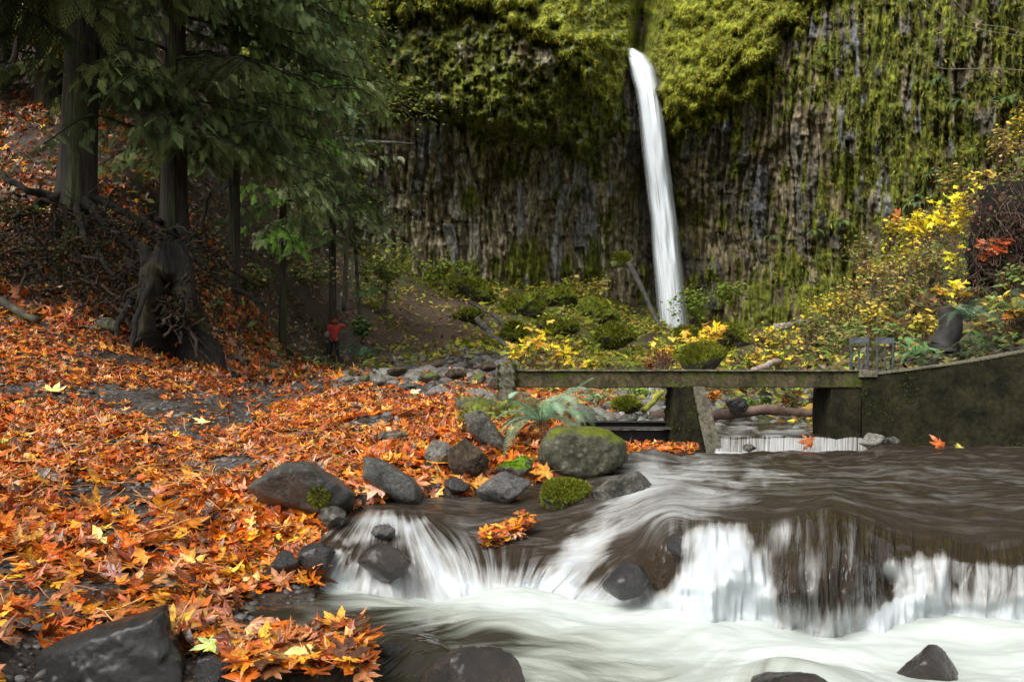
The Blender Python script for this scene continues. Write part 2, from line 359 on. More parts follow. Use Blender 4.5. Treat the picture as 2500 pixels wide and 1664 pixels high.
# ------------------------------------------------------------------ water
def water_mat(name, deep, foamc, rough, sx, sy, streak_uv, tint=(.62, .68, .66), amp=2.2, bs=.9, det=5):
    m, nt, b = new_mat(name); fo = attr(nt, 'foam').outputs['Fac']; st = attr(nt, 'steep').outputs['Fac']
    uvn = N(nt, 'ShaderNodeTexCoord'); mp = N(nt, 'ShaderNodeMapping'); mp.inputs['Scale'].default_value = streak_uv
    nt.links.new(uvn.outputs['UV'], mp.inputs[0])
    nf = noise(nt, mp.outputs[0], 1.0, det, .55, .1)
    op = coord(nt, 'Object', (sx, sy, 1)); npool = noise(nt, op, 1.0, 7, .66, .9)
    nn = mix(nt, st, npool, nf)
    # foam grows where the water is white, broken into threads by the flow noise
    a = N(nt, 'ShaderNodeMath', operation='MULTIPLY_ADD'); a.inputs[1].default_value = amp; a.inputs[2].default_value = -amp * .55
    nt.links.new(nn, a.inputs[0])
    s = N(nt, 'ShaderNodeMath', operation='MULTIPLY_ADD'); s.inputs[1].default_value = .82; nt.links.new(fo, s.inputs[0]); nt.links.new(a.outputs[0], s.inputs[2])
    f = ramp(nt, s.outputs[0], [(.0, 0.0), (.4, .32), (.8, .75), (1.0, 1.0)])
    c = mix(nt, ramp(nt, s.outputs[0], [(.0, 0.0), (.4, 1.0)]), deep, tint); c = mix(nt, f, c, foamc)
    dk = mix(nt, ramp(nt, fo, [(0.0, 0.0), (.35, 1.0)]), deep, c)
    nt.links.new(dk, b.inputs['Base Color'])
    r_ = N(nt, 'ShaderNodeMapRange'); r_.inputs[3].default_value = rough; r_.inputs[4].default_value = .6; nt.links.new(f, r_.inputs[0]); nt.links.new(r_.outputs[0], b.inputs['Roughness'])
    b.inputs['IOR'].default_value = 1.33; b.inputs['Specular IOR Level'].default_value = .6
    bs_ = N(nt, 'ShaderNodeBump'); bs_.inputs['Distance'].default_value = .07; mr = N(nt, 'ShaderNodeMapRange'); mr.inputs[3].default_value = bs; mr.inputs[4].default_value = .12
    nt.links.new(fo, mr.inputs[0]); nt.links.new(mr.outputs[0], bs_.inputs['Strength']); nt.links.new(nn, bs_.inputs['Height']); nt.links.new(bs_.outputs[0], b.inputs['Normal'])
    return m
M_WAT = water_mat('cascade_water', (.032, .023, .015), (.48, .52, .545), .12, 2.0, 6, (4.2, .55, 1), tint=(.22, .2, .175), amp=1.7, bs=.9, det=4)
M_POOL = water_mat('pool_water', (.026, .022, .014), (.53, .58, .555), .14, 2.6, 7.5, (1.9, .9, 1), tint=(.26, .28, .23), amp=1.5, bs=.5, det=4)
def foam_uv(u, v):
    """where the long exposure shows white water, over the creek surface"""
    wu, wv = 16 * fbm(v3(u / 60, v / 60), 3, 91), 13 * fbm(v3(u / 45, v / 160), 3, 92); v0_ = v; u = u + wu; v = v + wv
    g = lambda a, b, c, d_: blob(u, v, a, b, c, d_)
    f = .10 * g(1700, 1160, 260, 60) + .4 * g(1640, 1155, 130, 34) + .25 * g(1720, 1215, 120, 20) + .25 * g(1850, 1170, 150, 12) + .22 * g(1560, 1160, 50, 40) + .1 * g(2300, 1180, 300, 60)
    f += .55 * np.exp(-(((u - 1560) + (v - 1190) * .9) / 55) ** 2) * sm((v - 1140) / 60) * sm((1470 - v) / 50)       # chute running down to the left
    f += .5 * np.exp(-(((u - 1470) + (v - 1300) * .95) / 55) ** 2) * sm((v - 1290) / 60)
    f += .22 * g(1600, 1250, 60, 50) + .3 * g(1690, 1240, 70, 30)
    inn = sm((u - 1645) / 70) * sm((1865 - u) / 70); f += 1.05 * inn * sm((v - 1262 - .004 * (u - 1750) ** 2 * .6) / 45)
    wide = sm((u - (1730 - (v - 1330) * 1.25)) / 70) * sm((1905 - u) / 50) * sm((v - 1318) / 70); f += .95 * wide
    f += .0 * sm((u - 1890) / 20) * sm((2160 - u) / 60) * sm((v - 1290) / 60)                                       # dark mound
    f += .3 * g(1900, 1300, 40, 30) + .2 * g(1990, 1420, 22, 90) + .14 * g(2080, 1380, 14, 90)
    f += .85 * sm((u - (2148 + (v - 1350) * .22)) / 40) * sm((2322 - u) / 30) * sm((v - 1345) / 50)
    f += .9 * sm((u - (2190 - (v - 1440) * .95)) / 20) * sm((2250 - u) / 40) * sm((v - 1440) / 20)
    f += .42 * sm((u - 2310) / 20) * sm((v - 1362) / 20)
    # left cascade: a stream each side of the dark rock
    f += .8 * g(935, 1278, 62, 20) + .6 * np.exp(-((u - 1000 - (v - 1290) * .75) / 30) ** 2) * sm((v - 1262) / 20)
    f += .75 * np.exp(-((u - 838 + (v - 1340) * .12) / 26) ** 2) * sm((v - 1325) / 18) + .5 * g(870, 1310, 60, 14) + .25 * g(1080, 1370, 90, 50)
    f += .3 * sm((v - 1415) / 25) * sm((u - 1100) / 60) * sm((1560 - u) / 60)
    f += .12 * g(1200, 1330, 150, 70) + .08
    base = np.interp(u, [780, 1000, 1150, 1350, 1450, 1650, 1850, 2000, 2120, 2250, 2500], [1422, 1430, 1438, 1445, 1468, 1500, 1520, 1532, 1530, 1508, 1508]); f += .75 * sm((v0_ - base + 75) / 80)
    return np.clip(f, 0, 1.4)
def foam_low(u, v):
    g = lambda a, b, c, d_: blob(u, v, a, b, c, d_)
    line = np.interp(u, [700, 800, 1000, 1200, 1400, 1600, 1900, 2100, 2300, 2600], [1415, 1420, 1432, 1442, 1462, 1500, 1532, 1535, 1512, 1520])
    dv = v - line
    f = 1.0 * np.exp(-np.clip(dv, 0, None) / np.interp(u, [760, 900, 1150, 1500, 1900, 2500], [14, 22, 45, 75, 60, 60])) * sm((u - 760) / 60)
    f += .42 * sm((u - 900) / 350) * sm((dv + 10) / 30) + .3 * g(1300, 1500, 200, 40) + .22 * g(1950, 1600, 300, 60) + .3 * g(2450, 1620, 150, 60)
    f -= .35 * g(1190, 1560, 130, 30) + .3 * g(1420, 1565, 160, 22) + .28 * g(1500, 1625, 200, 16) + .5 * g(1010, 1620, 90, 40) + .25 * g(1950, 1650, 120, 30)
    f += .13 * sm((u - 640) / 100) 
    return np.clip(f, 0, 1.5)
us = np.arange(782, 3900, 4.0); K = cas_cols(us)
ss = np.linspace(0, 7, 260); kk = np.arange(8)
cv_ = np.stack([np.interp(ss, kk, K[i, :, 0]) for i in range(len(us))], 1); cY = np.stack([np.interp(ss, kk, K[i, :, 1]) for i in range(len(us))], 1)
ker = np.hanning(17); ker /= ker.sum()
def smooth(A, ax, k):
    return np.apply_along_axis(lambda a: np.convolve(np.pad(a, len(k) // 2, mode='edge'), k, 'valid'), ax, A)
cv_ = smooth(smooth(cv_, 0, ker), 1, ker); cY = smooth(smooth(cY, 0, ker), 1, ker)
cuu = np.broadcast_to(us, cv_.shape)
cv_ = cv_ + (13 * vnoise(v3(cuu / 75, 0, 5)) + 6 * vnoise(v3(cuu / 26, 0, 9))) * sm((4.7 - cY) / .3) * sm((cuu - 1500) / 100) * np.sin(np.clip((1500 - cv_) / 330, 0, 1) * np.pi)
steep = sm((4.75 - cY + np.clip((1500 - cuu) / 700, 0, 1) * 1.1) / .35)
# the flow climbs over sunken rocks and falls in threads
def dome(a, b_, c_, d_): return np.sqrt(np.clip(1 - ((cuu - a) / c_) ** 2 - ((cv_ - b_) / d_) ** 2, 0, 1))
bulge = .06 * dome(1740, 1440, 160, 95) + .07 * dome(1700, 1330, 60, 40) + .05 * dome(2240, 1450, 70, 70) + .04 * dome(2400, 1440, 50, 55) + .10 * dome(1820, 1390, 55, 60) + .14 * dome(2070, 1410, 80, 120) + .12 * dome(1945, 1430, 55, 100) + .16 * blob(cuu, cv_, 1625, 1290, 45, 70) + .22 * blob(cuu, cv_, 2010, 1400, 75, 120) + .14 * blob(cuu, cv_, 1930, 1420, 36, 90) - .06 * blob(cuu, cv_, 1968, 1380, 16, 90) + .12 * blob(cuu, cv_, 2110, 1370, 35, 70) + .08 * fbm(v3(cuu / 60, cv_ / 80), 3, 97) * steep + .10 * blob(cuu, cv_, 1760, 1420, 90, 60) + .05 * blob(cuu, cv_, 1230, 1370, 90, 40) + .06 * blob(cuu, cv_, 1080, 1390, 60, 35)
bulge = smooth(smooth(bulge, 1, ker), 0, ker)
cY = cY - bulge
cX = (cuu - 1250) / F * cY; cz_ = (HZ - cv_) / F * cY
lean = .9 * sm((1640 - cuu) / 160); wl = sm((cuu - 1080) / 260)
across = (wl * (cuu + lean * (cv_ - 1200)) + (1 - wl) * (960 + (cuu - 960) / (.5 + np.clip(cv_ - 1250, 0, None) / 200))) / 100 + .05 * fbm(v3(cuu / 90, cv_ / 160), 2, 93)
alo = cv_ / 100
cz_ = cz_ + (1 - steep) * .022 * fbm(v3(cX * 2.2, cY * 4.0), 4, 31) * np.clip(cY / 5, 1, 2)
cYd = cY - steep * .02 * fbm(v3(across * 7, alo * .8), 3, 41)
cX = (cuu - 1250) / F * cY
upper = mesh('creek_cascade', np.stack([cX, cYd, cz_], -1).reshape(-1, 3), grid_faces(*cX.shape), M_WAT, attrs={'foam': foam_uv(cuu, cv_).ravel(), 'steep': steep.ravel()}, uv=np.stack([across, alo], -1).reshape(-1, 2))
kind(upper, 'structure')
lu = np.arange(300, 4000, 7.0); lv = np.concatenate([np.linspace(1385, 1700, 150), np.linspace(1710, 2600, 40)])
LU, LV = np.meshgrid(lu, lv); LY = ZL * F / (HZ - LV); LX = (LU - 1250) / F * LY
fl = foam_low(LU, LV)
LZ = ZL + .018 * fbm(v3(LX * 2.5, LY * 5), 4, 51) + .035 * fbm(v3(LX * 1.3, LY * 2.5), 2, 61) * np.clip(fl, 0, 1) + .05 * blob(LU, LV, 1190, 1545, 110, 18) + .07 * blob(LU, LV, 1000, 1600, 120, 40) + .07 * blob(LU, LV, 1930, 1650, 150, 30)
wx, wy = fbm(v3(LX * .9, LY * .9), 2, 71), fbm(v3(LX * .9, LY * .9), 2, 81)
lower = mesh('lower_pool', np.stack([LX, LY, LZ], -1).reshape(-1, 3), grid_faces(*LX.shape), M_POOL, attrs={'foam': fl.ravel(), 'steep': np.ones(LX.size)}, uv=np.stack([LY * 2.2 + LX * .5 + wy * 1.9, LX * 1.1 + wx * 1.0], -1).reshape(-1, 2))
kind(lower, 'structure')
# low weir under the beam: sheet of water sliding over a board, and the shallow stream behind it
wu = np.arange(1745, 2150, 2.5); wk = np.array([(1112, 9.35), (1104, 9.42), (1085, 9.46), (1070, 9.5), (1064, 9.6), (1058, 10.2), (1048, 11.2), (1036, 12.4), (1026, 13.4)], float)
ws = np.linspace(0, 8, 70); wv = np.interp(ws, np.arange(9), wk[:, 0]); wY = np.interp(ws, np.arange(9), wk[:, 1])
WU, WS = np.meshgrid(wu, ws); WV = np.broadcast_to(wv[:, None], WU.shape); WY = np.broadcast_to(wY[:, None], WU.shape) + 0
WV = WV + (2 * vnoise(v3(WU / 40, 0)) * (WS > 2.5))
WX = (WU - 1250) / F * WY; WZ = (HZ - WV) / F * WY + .012 * fbm(v3(WX * 5, WY * 6), 3, 5)
wfm = np.where(WS < 3.3, .62 + .3 * vnoise(v3(WU / 45, 3)), np.clip(.2 + .8 * blob(WU, WV, 1890, 1056, 60, 8) + .35 * fbm(v3(WU / 40, WV / 8), 3, 8), 0, 1)) + .6 * (WS < 1.1)
weir = mesh('weir_water', np.stack([WX, WY, WZ], -1).reshape(-1, 3), grid_faces(*WX.shape), M_WAT, attrs={'foam': wfm.ravel(), 'steep': (WS < 4).astype(float).ravel()}, uv=np.stack([WU / 22, WV / 100], -1).reshape(-1, 2))
kind(weir, 'structure')
# ------------------------------------------------------------------ cliff
cuA = np.arange(560, 3300, 2.8); cvA = np.arange(-420, 905, 2.8)
U, V = np.meshgrid(cuA, cvA)
CB = np.array([(560,800,44),(560,300,42),(560,-300,48),(800,780,46),(800,450,45.5),(800,100,44),(800,-350,50),(1050,780,48),(1050,450,48),(1050,100,46),(1050,-350,53),
 (1300,780,50),(1300,450,50),(1300,100,47),(1300,-350,56),(1480,750,53),(1480,450,52.5),(1450,100,49),(1450,-350,60),(1560,800,54),(1580,450,54),(1560,130,53.5),(1560,40,57),(1560,-300,66),
 (1700,800,53),(1700,450,52),(1700,200,49),(1680,0,52),(1700,-350,62),(1850,800,50),(1850,450,49.5),(1850,150,46.5),(1850,-50,49.5),(1850,-350,56),(2000,800,45),(2000,450,45),(2000,100,44.5),(2000,-350,47),
 (2250,800,37),(2250,450,37),(2250,100,36.5),(2250,-350,40),(2500,800,30),(2500,400,29.5),(2500,0,30),(2500,-350,33),(3300,800,17),(3300,300,17),(3300,-350,20)], float)
Xc = np.stack([CB[:, 0] / 700, CB[:, 1] / 700], -1); wc = tps_fit(Xc, CB[:, 2], .005)
sub = tps_eval(Xc, wc, np.stack([U[::6, ::6] / 700, V[::6, ::6] / 700], -1))
def upsample(A, sh):
    a = np.clip(np.arange(sh[0]) / 6, 0, A.shape[0] - 1.001); b = np.clip(np.arange(sh[1]) / 6, 0, A.shape[1] - 1.001)
    i = a.astype(int)[:, None]; j = b.astype(int)[None]; fa = (a % 1)[:, None]; fb = (b % 1)[None]
    return (A[i, j] * (1 - fa) + A[i + 1, j] * fa) * (1 - fb) + (A[i, j + 1] * (1 - fa) + A[i + 1, j + 1] * fa) * fb
Yb = upsample(sub, U.shape)
wn = fbm(v3(U / 90, V / 60), 4, 2)
C1 = np.interp(U, [560, 900, 960, 1050, 1150, 1250, 1350, 1430, 1500, 1545], [230, 255, 262, 300, 335, 360, 385, 400, 345, 120]) + wn * 14
C2 = np.interp(U, [560, 900, 960, 1100, 1180, 1300, 1380, 1450, 1500, 1545], [-10, 60, 62, 32, 45, 95, 165, 240, 290, 110]) + wn * 10
C3 = np.interp(U, [1570, 1610, 1680, 1760, 1830, 1880, 1930, 1990, 2080, 2300], [300, 345, 330, 300, 250, 190, 120, 60, -20, -250]) + wn * 45 + 22 * fbm(v3(U / 22, V / 60), 3, 141)
left = sm((1560 - U) / 30); right = sm((U - 1565) / 30)
b1 = np.interp(U, [560, 850, 950, 1150, 1350, 1480, 1555], [.8, 1.2, 2.0, 2.8, 2.7, 1.8, .4]) * sm((C1 - V) / 60)
b2 = np.interp(U, [560, 900, 1050, 1250, 1400, 1500, 1555], [1.0, 1.2, 1.7, 1.7, 1.3, .7, .2]) * sm((C2 - V) / 40)
b3 = np.interp(U, [1560, 1640, 1800, 1950, 2100, 2300], [.4, 1.4, 1.9, 1.5, .8, .2]) * sm((C3 - V) / 110) * right
Yc = Yb - (b1 + b2) * left - b3
notch = np.exp(-((U - np.interp(V, [-420, 0, 115, 200], [1600, 1578, 1560, 1560])) / np.interp(V, [-420, 0, 115], [48, 24, 16])) ** 2) * sm((150 - V) / 40)
Yc = Yc + notch * 7 
gul = np.exp(-((U - np.interp(V, [100, 820], [1556, 1640])) / 55) ** 2) * sm((V - 110) / 80); Yc = Yc + gul * 1.6
upperL = sm((C1 - V) / 20) * left; mossL = sm((C2 - V) / 14) * left; mossR = sm((C3 - V) / 22) * right
colw = np.clip(1 - upperL - mossR, 0.12, 1); colw = np.where(upperL > .5, .35, colw)
# basalt columns: irregular vertical prisms, broken across at uneven heights
S = U * 47.0 / F + fbm(v3(U / 130, V / 260), 3, 12) * .45
def columns(w_, seed):
    x = S / w_; i = np.floor(x); e0 = i + .5 * (hash3(i, i * 0, i * 0, seed) - .5); i = np.where(x < e0, i - 1, i)
    lo = i + .5 * (hash3(i, i * 0, i * 0, seed) - .5); hi = i + 1 + .5 * (hash3(i + 1, i * 0, i * 0, seed) - .5)
    t = np.clip((x - lo) / np.maximum(hi - lo, .05), 0, 1)
    h = V * 47 / F / (2.2 + 4.2 * hash3(i, i * 0, i * 0, seed + 1)); j = np.floor(h + 5 * hash3(i, i * 0, i * 0, seed + 2))
    rr = hash3(i, j, i * 0, seed + 3); fr = (h + 5 * hash3(i, i * 0, i * 0, seed + 2)) - j
    prof = 1 - np.abs(2 * t - 1) ** 2.2
    crack = .7 + .3 * np.minimum(1, np.minimum(fr, 1 - fr) * 12)
    return rr, prof, crack, i, j, t
r1, p1_, k1, ci, cj, ct = columns(.5, 100); r2, p2_, k2, _, _, _ = columns(.2, 200)
disp = colw * (.6 * (r1 - .5) + .3 * p1_ * k1 + .28 * (r2 - .5) + .12 * p2_ + .3 * fbm(v3(U / 9, V / 55), 3, 131))
big = fbm(v3(U / 60, V / 110), 4, 21); lump = fbm(v3(U / 26, V / 22), 5, 23); ridg = 1 - np.abs(fbm(v3((U + V * .7) / 26, (V - U * .35) / 60), 4, 27))
fine = fbm(v3(U / 7, V / 11), 3, 29)
disp += .45 * big + upperL * .35 * lump + upperL * .08 * fine + mossL * .3 * lump + mossR * (.5 * ridg + .35 * lump) + .12 * lump
disp += .1 * fine
Yc = Yc - disp
cx = (U - 1250) / F * Yc; czz = (HZ - V) / F * Yc
rock1 = np.array([.2, .165, .1]); rock2 = np.array([.52, .46, .33]); dark = np.array([.055, .053, .05]); blue = np.array([.13, .14, .165]); mossc = np.array([.24, .26, .022]); mossd = np.array([.09, .1, .015]); brown = np.array([.13, .1, .045])
def lerp(a, b, t): return a + (b - a) * np.clip(t, 0, 1)[..., None]
cc = lerp(rock1, rock2, (sm(r1 * 1.5 - .6) * .6 + .5 * sm(fine * 1.2))[..., ] * (1.25 * left + .25 * right))
cc = lerp(cc, dark, (right * .7 + left * .05) * sm(.65 + big))
cc = lerp(cc, np.array([.15, .13, .045]), upperL * (.45 + .3 * wn))
cc = lerp(cc, blue, sm((r1 - .72) * 6) * colw * .7)
cc = lerp(cc, dark, np.clip(gul * 1.1, 0, .85))
cc = lerp(cc, brown, sm(fbm(v3(U / 45, V / 60), 3, 33) * 1.6 - .2) * .7)
mn = fbm(v3(U / 13, V / 60), 5, 35); mn2 = fbm(v3(U / 60, V / 70), 3, 37)
mlow = sm((V - 560) / 200) * .45
right_m = sm((U - 1900) / 250) * .75
mamt = np.clip(mossR * 1.25 + mossL * 1.1 + upperL * .42 + .16 + right_m * .5 + .05 * right + mlow + .5 * blob(U, V, 1200, 245, 170, 70) + .25 * blob(U, V, 1330, 560, 120, 150) + notch * .4, 0, 1.3)
mm_ = sm((mamt * 1.25 + mn * .55 + mn2 * .35 - .42) / .3); mm_ = mm_ * np.where(gul > .5, .25, 1)
mossv = lerp(mossd, mossc, sm(.5 + lump * .5 + fine * .45) * np.clip(.35 + .9 * np.maximum(mossR, mossL) + .2 * right_m, 0, 1))
cc = cc + (mossv - cc) * mm_[..., None]
lic = sm((fbm(v3(U / 12, V / 12), 3, 43) - .55) * 4) * upperL * .7; cc = lerp(cc, np.array([.22, .26, .2]), lic)
cliff = mesh('cliff', np.stack([cx, Yc, czz], -1).reshape(-1, 3), grid_faces(*U.shape), M_CLIFF, cc.reshape(-1, 3))
kind(cliff, 'structure')
cN = unit(np.cross(np.gradient(np.stack([cx, Yc, czz], -1), axis=0), np.gradient(np.stack([cx, Yc, czz], -1), axis=1))); cN *= -np.sign(cN[..., 1:2] + 1e-9)
def cliff_Y(u, v):
    j = np.clip(((np.asarray(v) - cvA[0]) / 2.8).astype(int), 0, len(cvA) - 1); i = np.clip(((np.asarray(u) - cuA[0]) / 2.8).astype(int), 0, len(cuA) - 1)
    return Yc[j, i], cN[j, i], mm_[j, i], i, j
# moss and fern tufts hanging on the cliff
def tufts(n, u0, u1, v0, v1, wfun, size, cols, seed):
    u = rng.uniform(u0, u1, n); v = rng.uniform(v0, v1, n); y, nn, m, i, j = cliff_Y(u, v)
    k = rng.uniform(0, 1, n) < wfun(u, v, m); u, v, y, nn, i, j = u[k], v[k], y[k], nn[k], i[k], j[k]; n = len(u)
    pos = P(u, v, y - .05); 
    fw = unit(nn * .35 + np.array([0, 0, -1.0]) * rng.uniform(.5, 1.3, (n, 1)) + rng.normal(0, .3, (n, 3)))
    M = frames(fw, nn + rng.normal(0, .3, (n, 3)))
    T = np.array([(-.1, 0, 0), (.1, 0, 0), (.12, .6, .08), (-.12, .6, .07), (0, 1.2, -.05)]); Tf = np.array([(0, 1, 2), (0, 2, 3), (3, 2, 4)])
    return inst(T, Tf, pos, M, rng.uniform(.5, 1.3, n) * size, pick(cols, n, .3), np.array([.8, .8, 1, 1, 1.15]))
mc1 = [(.26, .27, .02), (.18, .21, .015), (.36, .36, .03), (.1, .11, .015), (.34, .26, .04), (.14, .16, .02)]
mc2 = [(.11, .12, .022), (.065, .08, .016), (.16, .165, .028), (.09, .11, .035), (.18, .13, .04), (.22, .21, .05)]
mR = lambda u, v, m: m * np.where(v + 34 * vnoise(v3(u / 40, v / 60)) + rng.normal(0, 14, len(u)) < np.interp(u, [1570, 1610, 1680, 1760, 1830, 1880, 1930, 1990, 2080], [300, 345, 330, 300, 250, 190, 120, 60, -20]), .95, .0) * (u > 1575)
mL = lambda u, v, m: m * np.where(v + 25 * vnoise(v3(u / 40, v / 60)) + rng.normal(0, 12, len(u)) < np.interp(u, [900, 960, 1100, 1180, 1300, 1380, 1450, 1500, 1545], [60, 62, 32, 45, 95, 165, 240, 290, 110]), .9, 0)
A = [tufts(70000, 1598, 2080, -60, 350, mR, .13, mc1, 1), tufts(45000, 900, 1545, -60, 300, mL, .14, mc1, 2),
     tufts(40000, 640, 2600, -60, 860, lambda u, v, m: m * .55 * (mR(u, v, 1) > -1), .17, mc2, 3),
     tufts(80000, 1850, 2600, -60, 700, lambda u, v, m: m * .42, .19, mc2, 4)]
Vt, Ft, Ct = join(A); o = mesh('cliff_moss', Vt, Ft, M_FOL, Ct, False); kind(o, 'stuff', 'yellow green moss and small ferns hanging over the basalt cliff')
# ------------------------------------------------------------------ the tall waterfall
fu = np.array([(118, 1524, 1546, 52.6), (134, 1527, 1572, 51.8), (165, 1541, 1592, 51.2), (220, 1556, 1606, 50.6), (300, 1566, 1617, 50.0), (400, 1577, 1628, 49.5), (520, 1590, 1643, 49.1), (640, 1602, 1658, 48.8), (740, 1611, 1669, 48.6), (835, 1618, 1680, 48.5)], float)
M_FALL, nt, b = new_mat('falling_water'); b.inputs['Base Color'].default_value = (.75, .8, .84, 1); b.inputs['Roughness'].default_value = .7
fn = noise(nt, coord(nt, 'UV', (7, .5, 1)), 2.2, 5, .6, .1); al = attr(nt, 'dens').outputs['Fac']
q = N(nt, 'ShaderNodeMath', operation='MULTIPLY_ADD'); q.inputs[1].default_value = .45; nt.links.new(fn, q.inputs[0]); nt.links.new(al, q.inputs[2])
rmp = ramp(nt, q.outputs[0], [(.15, 0.0), (.75, 1.0)]); nt.links.new(rmp, b.inputs['Alpha'])
nt.links.new(mix(nt, ramp(nt, fn, [(.3, 0.0), (.75, 1.0)]), (.6, .67, .73), (.8, .84, .87)), b.inputs['Base Color'])
fv = np.linspace(118, 835, 160); pv = []
def fall_sheet(dx, dY, wscale, dens, nm, parent):
    ft = np.linspace(-1, 1, 25); T_, V_ = np.meshgrid(ft, fv)
    l = np.interp(V_, fu[:, 0], fu[:, 1]); r = np.interp(V_, fu[:, 0], fu[:, 2]); y = np.interp(V_, fu[:, 0], fu[:, 3])
    mid = (l + r) / 2; hw = (r - l) / 2 * wscale; uu = mid + dx + hw * T_ + 2.5 * vnoise(v3(T_ * 3, V_ / 90, dY))
    yy = y + dY - .45 * np.sqrt(np.clip(1 - T_ ** 2, 0, 1)) + .1 * vnoise(v3(T_ * 4, V_ / 60, 2))
    de = dens * (1 - np.abs(T_) ** 3.0) * np.where(V_ < 128, .9, 1) * np.interp(V_, [120, 600, 800, 835], [1, .88, .62, .3]) - .02
    return mesh(nm, P(uu, V_, yy).reshape(-1, 3), grid_faces(*uu.shape), M_FALL, attrs={'dens': de.ravel()}, uv=np.stack([T_, V_ / 200], -1).reshape(-1, 2), parent=parent)
wf_ = fall_sheet(0, 0, 1.0, .75, 'waterfall', None); kind(wf_, 'structure')
w2 = fall_sheet(1, .5, 1.25, .34, 'spray_veil', wf_)
w3 = fall_sheet(0, .9, .9, .85, 'inner_fall', wf_)
# stream shelf above the lip
# ------------------------------------------------------------------ boulders
def on_ground(u, v):
    Yg = np.linspace(2.6, 20, 1500); zz = gz_at(np.full(1500, u), Yg); vv = HZ - zz / Yg * F; k = np.where(vv <= v)[0]; return float(Yg[k[0]]) if len(k) else 9.0
ICO = {}
def ico(k):
    if k not in ICO:
        bm = bmesh.new(); bmesh.ops.create_icosphere(bm, subdivisions=k, radius=1); bm.verts.ensure_lookup_table()
        ICO[k] = (np.array([v.co for v in bm.verts]), np.array([[v.index for v in f.verts] for f in bm.faces])); bm.free()
    return ICO[k]
def hull_planes(pts):
    bm = bmesh.new()
    for p in pts: bm.verts.new(p)
    bmesh.ops.convex_hull(bm, input=bm.verts); bm.normal_update()
    pl = [(np.array(f.normal), float(f.normal.dot(f.verts[0].co))) for f in bm.faces]; bm.free()
    n = np.array([a for a, b_ in pl]); d_ = np.array([b_ for a, b_ in pl]); s = np.where(d_ < 0, -1, 1); return n * s[:, None], np.abs(d_)
def rock_from(name, pts, mat, k=5, sharp=14, rough=.04, seed=0, freq=3, parent=None, kinda=None):
    pts = np.asarray(pts, float); c = pts.mean(0); n, d_ = hull_planes(pts - c)
    sharp *= 1.7; D, fc = ico(k); dots = D @ n.T; q_ = np.clip(dots, 0, None) / np.maximum(d_, 1e-4); r = (q_ ** sharp).sum(1) ** (-1 / sharp)
    size = np.abs(pts - c).max(); Vv = D * r[:, None]
    nz = fbm(Vv / size * freq + seed * 7.7, 5, seed) * .7 + np.abs(fbm(Vv / size * freq * .6 + seed * 3.1, 3, seed + 9)) * -.6
    fc_ = np.floor(fbm(Vv / size * 1.6 + seed, 2, seed + 4) * 4) / 4 - fbm(Vv / size * 1.6 + seed, 2, seed + 4)
    Vv = Vv * (1 + rough * nz[:, None] * 2.2 + (rough * .9 * fc_[:, None] if sharp > 12 else 0) + rough * .5 * fbm(Vv / size * 11, 3, seed + 3)[:, None])
    o = mesh(name, Vv, fc, mat, smooth=True, parent=parent); o.location = tuple(c); return o
def rock(name, u0, v0, u1, v1, Y, mat, label=None, cat='rock', group=None, seed=0, depth=.8, sharp=24, rough=.05, k=5, flat=.75, npts=9, grow=1.03, yaw=0):
    """boulder filling the given pixel box when seen at depth Y"""
    if Y is None: Y = on_ground((u0 + u1) / 2, v1 - .1 * (v1 - v0)) 
    rs = np.random.default_rng(seed + 1000); a = unit(rs.normal(size=(npts, 3)))
    a = np.vstack([a, np.array([(1, 0, .1), (-1, 0, -.1), (.1, 0, 1), (-.1, 0, -1), (0, 1, 0), (0, -1, 0)]) + rs.normal(0, .12, (6, 3))])
    a = np.sign(a) * np.abs(a) ** flat; a /= np.abs(a).max(0)
    hw = (u1 - u0) / 2 / F * Y; hh = (v1 - v0) / 2 / F * Y; c = P((u0 + u1) / 2, (v0 + v1) / 2, Y)
    o = rock_from(name, a * np.array([hw, hw * depth, hh]) * grow + c + np.array([0, hw * depth * .3, 0]), mat, k, sharp, rough, seed)
    if label: tag(o, label, cat, group)
    return o
def rock_poly(name, out, Y, th, mat, label, cat='rock', seed=0, sharp=40, rough=.04, k=6, tilt=.0, backscale=.85, top=0):
    out = np.array(out, float); c = out.mean(0)
    if Y is None: Y = on_ground(c[0], out[:, 1].max() - 14)
    fr = P(out[:, 0], out[:, 1], Y + (c[1] - out[:, 1]) * tilt); bk = c + (out - c) * backscale
    bk = P(bk[:, 0], bk[:, 1] + top, Y + th); md = c + (out - c) * 1.0; mdp = P(md[:, 0], md[:, 1], Y + th * .45)
    fi = c + (out - c) * .72; fip = P(fi[:, 0], fi[:, 1], Y - th * .16)
    o = rock_from(name, np.vstack([fr, bk, mdp, fip]), mat, k, sharp, rough, seed); return tag(o, label, cat)
rock_poly('boulder', [(62,1640),(75,1592),(160,1552),(320,1508),(425,1462),(440,1520),(462,1610),(440,1740),(120,1780),(55,1720)], 3.25, .3, M_RFG, 'large black wet slab with curved ridges in the near left corner', seed=3, tilt=.0008, sharp=16, rough=.035)
rock('stone', 26, 1505, 82, 1552, None, M_RSMOOTH, 'small round grey stone just left of the large black slab', 'stone', seed=4, sharp=4)
rock_poly('boulder', [(600,1190),(680,1145),(755,1140),(800,1168),(868,1206),(862,1240),(815,1278),(745,1240),(640,1225)], None, .55, M_RSMOOTH, 'broad flat grey slab with a moss tuft among the orange leaves', seed=5, tilt=-.004, rough=.02, backscale=.8, top=-30)
rock('rock', 770, 1235, 850, 1290, 5.1, M_RGREY, 'wet grey rock under the broad flat slab by the side stream', seed=51)
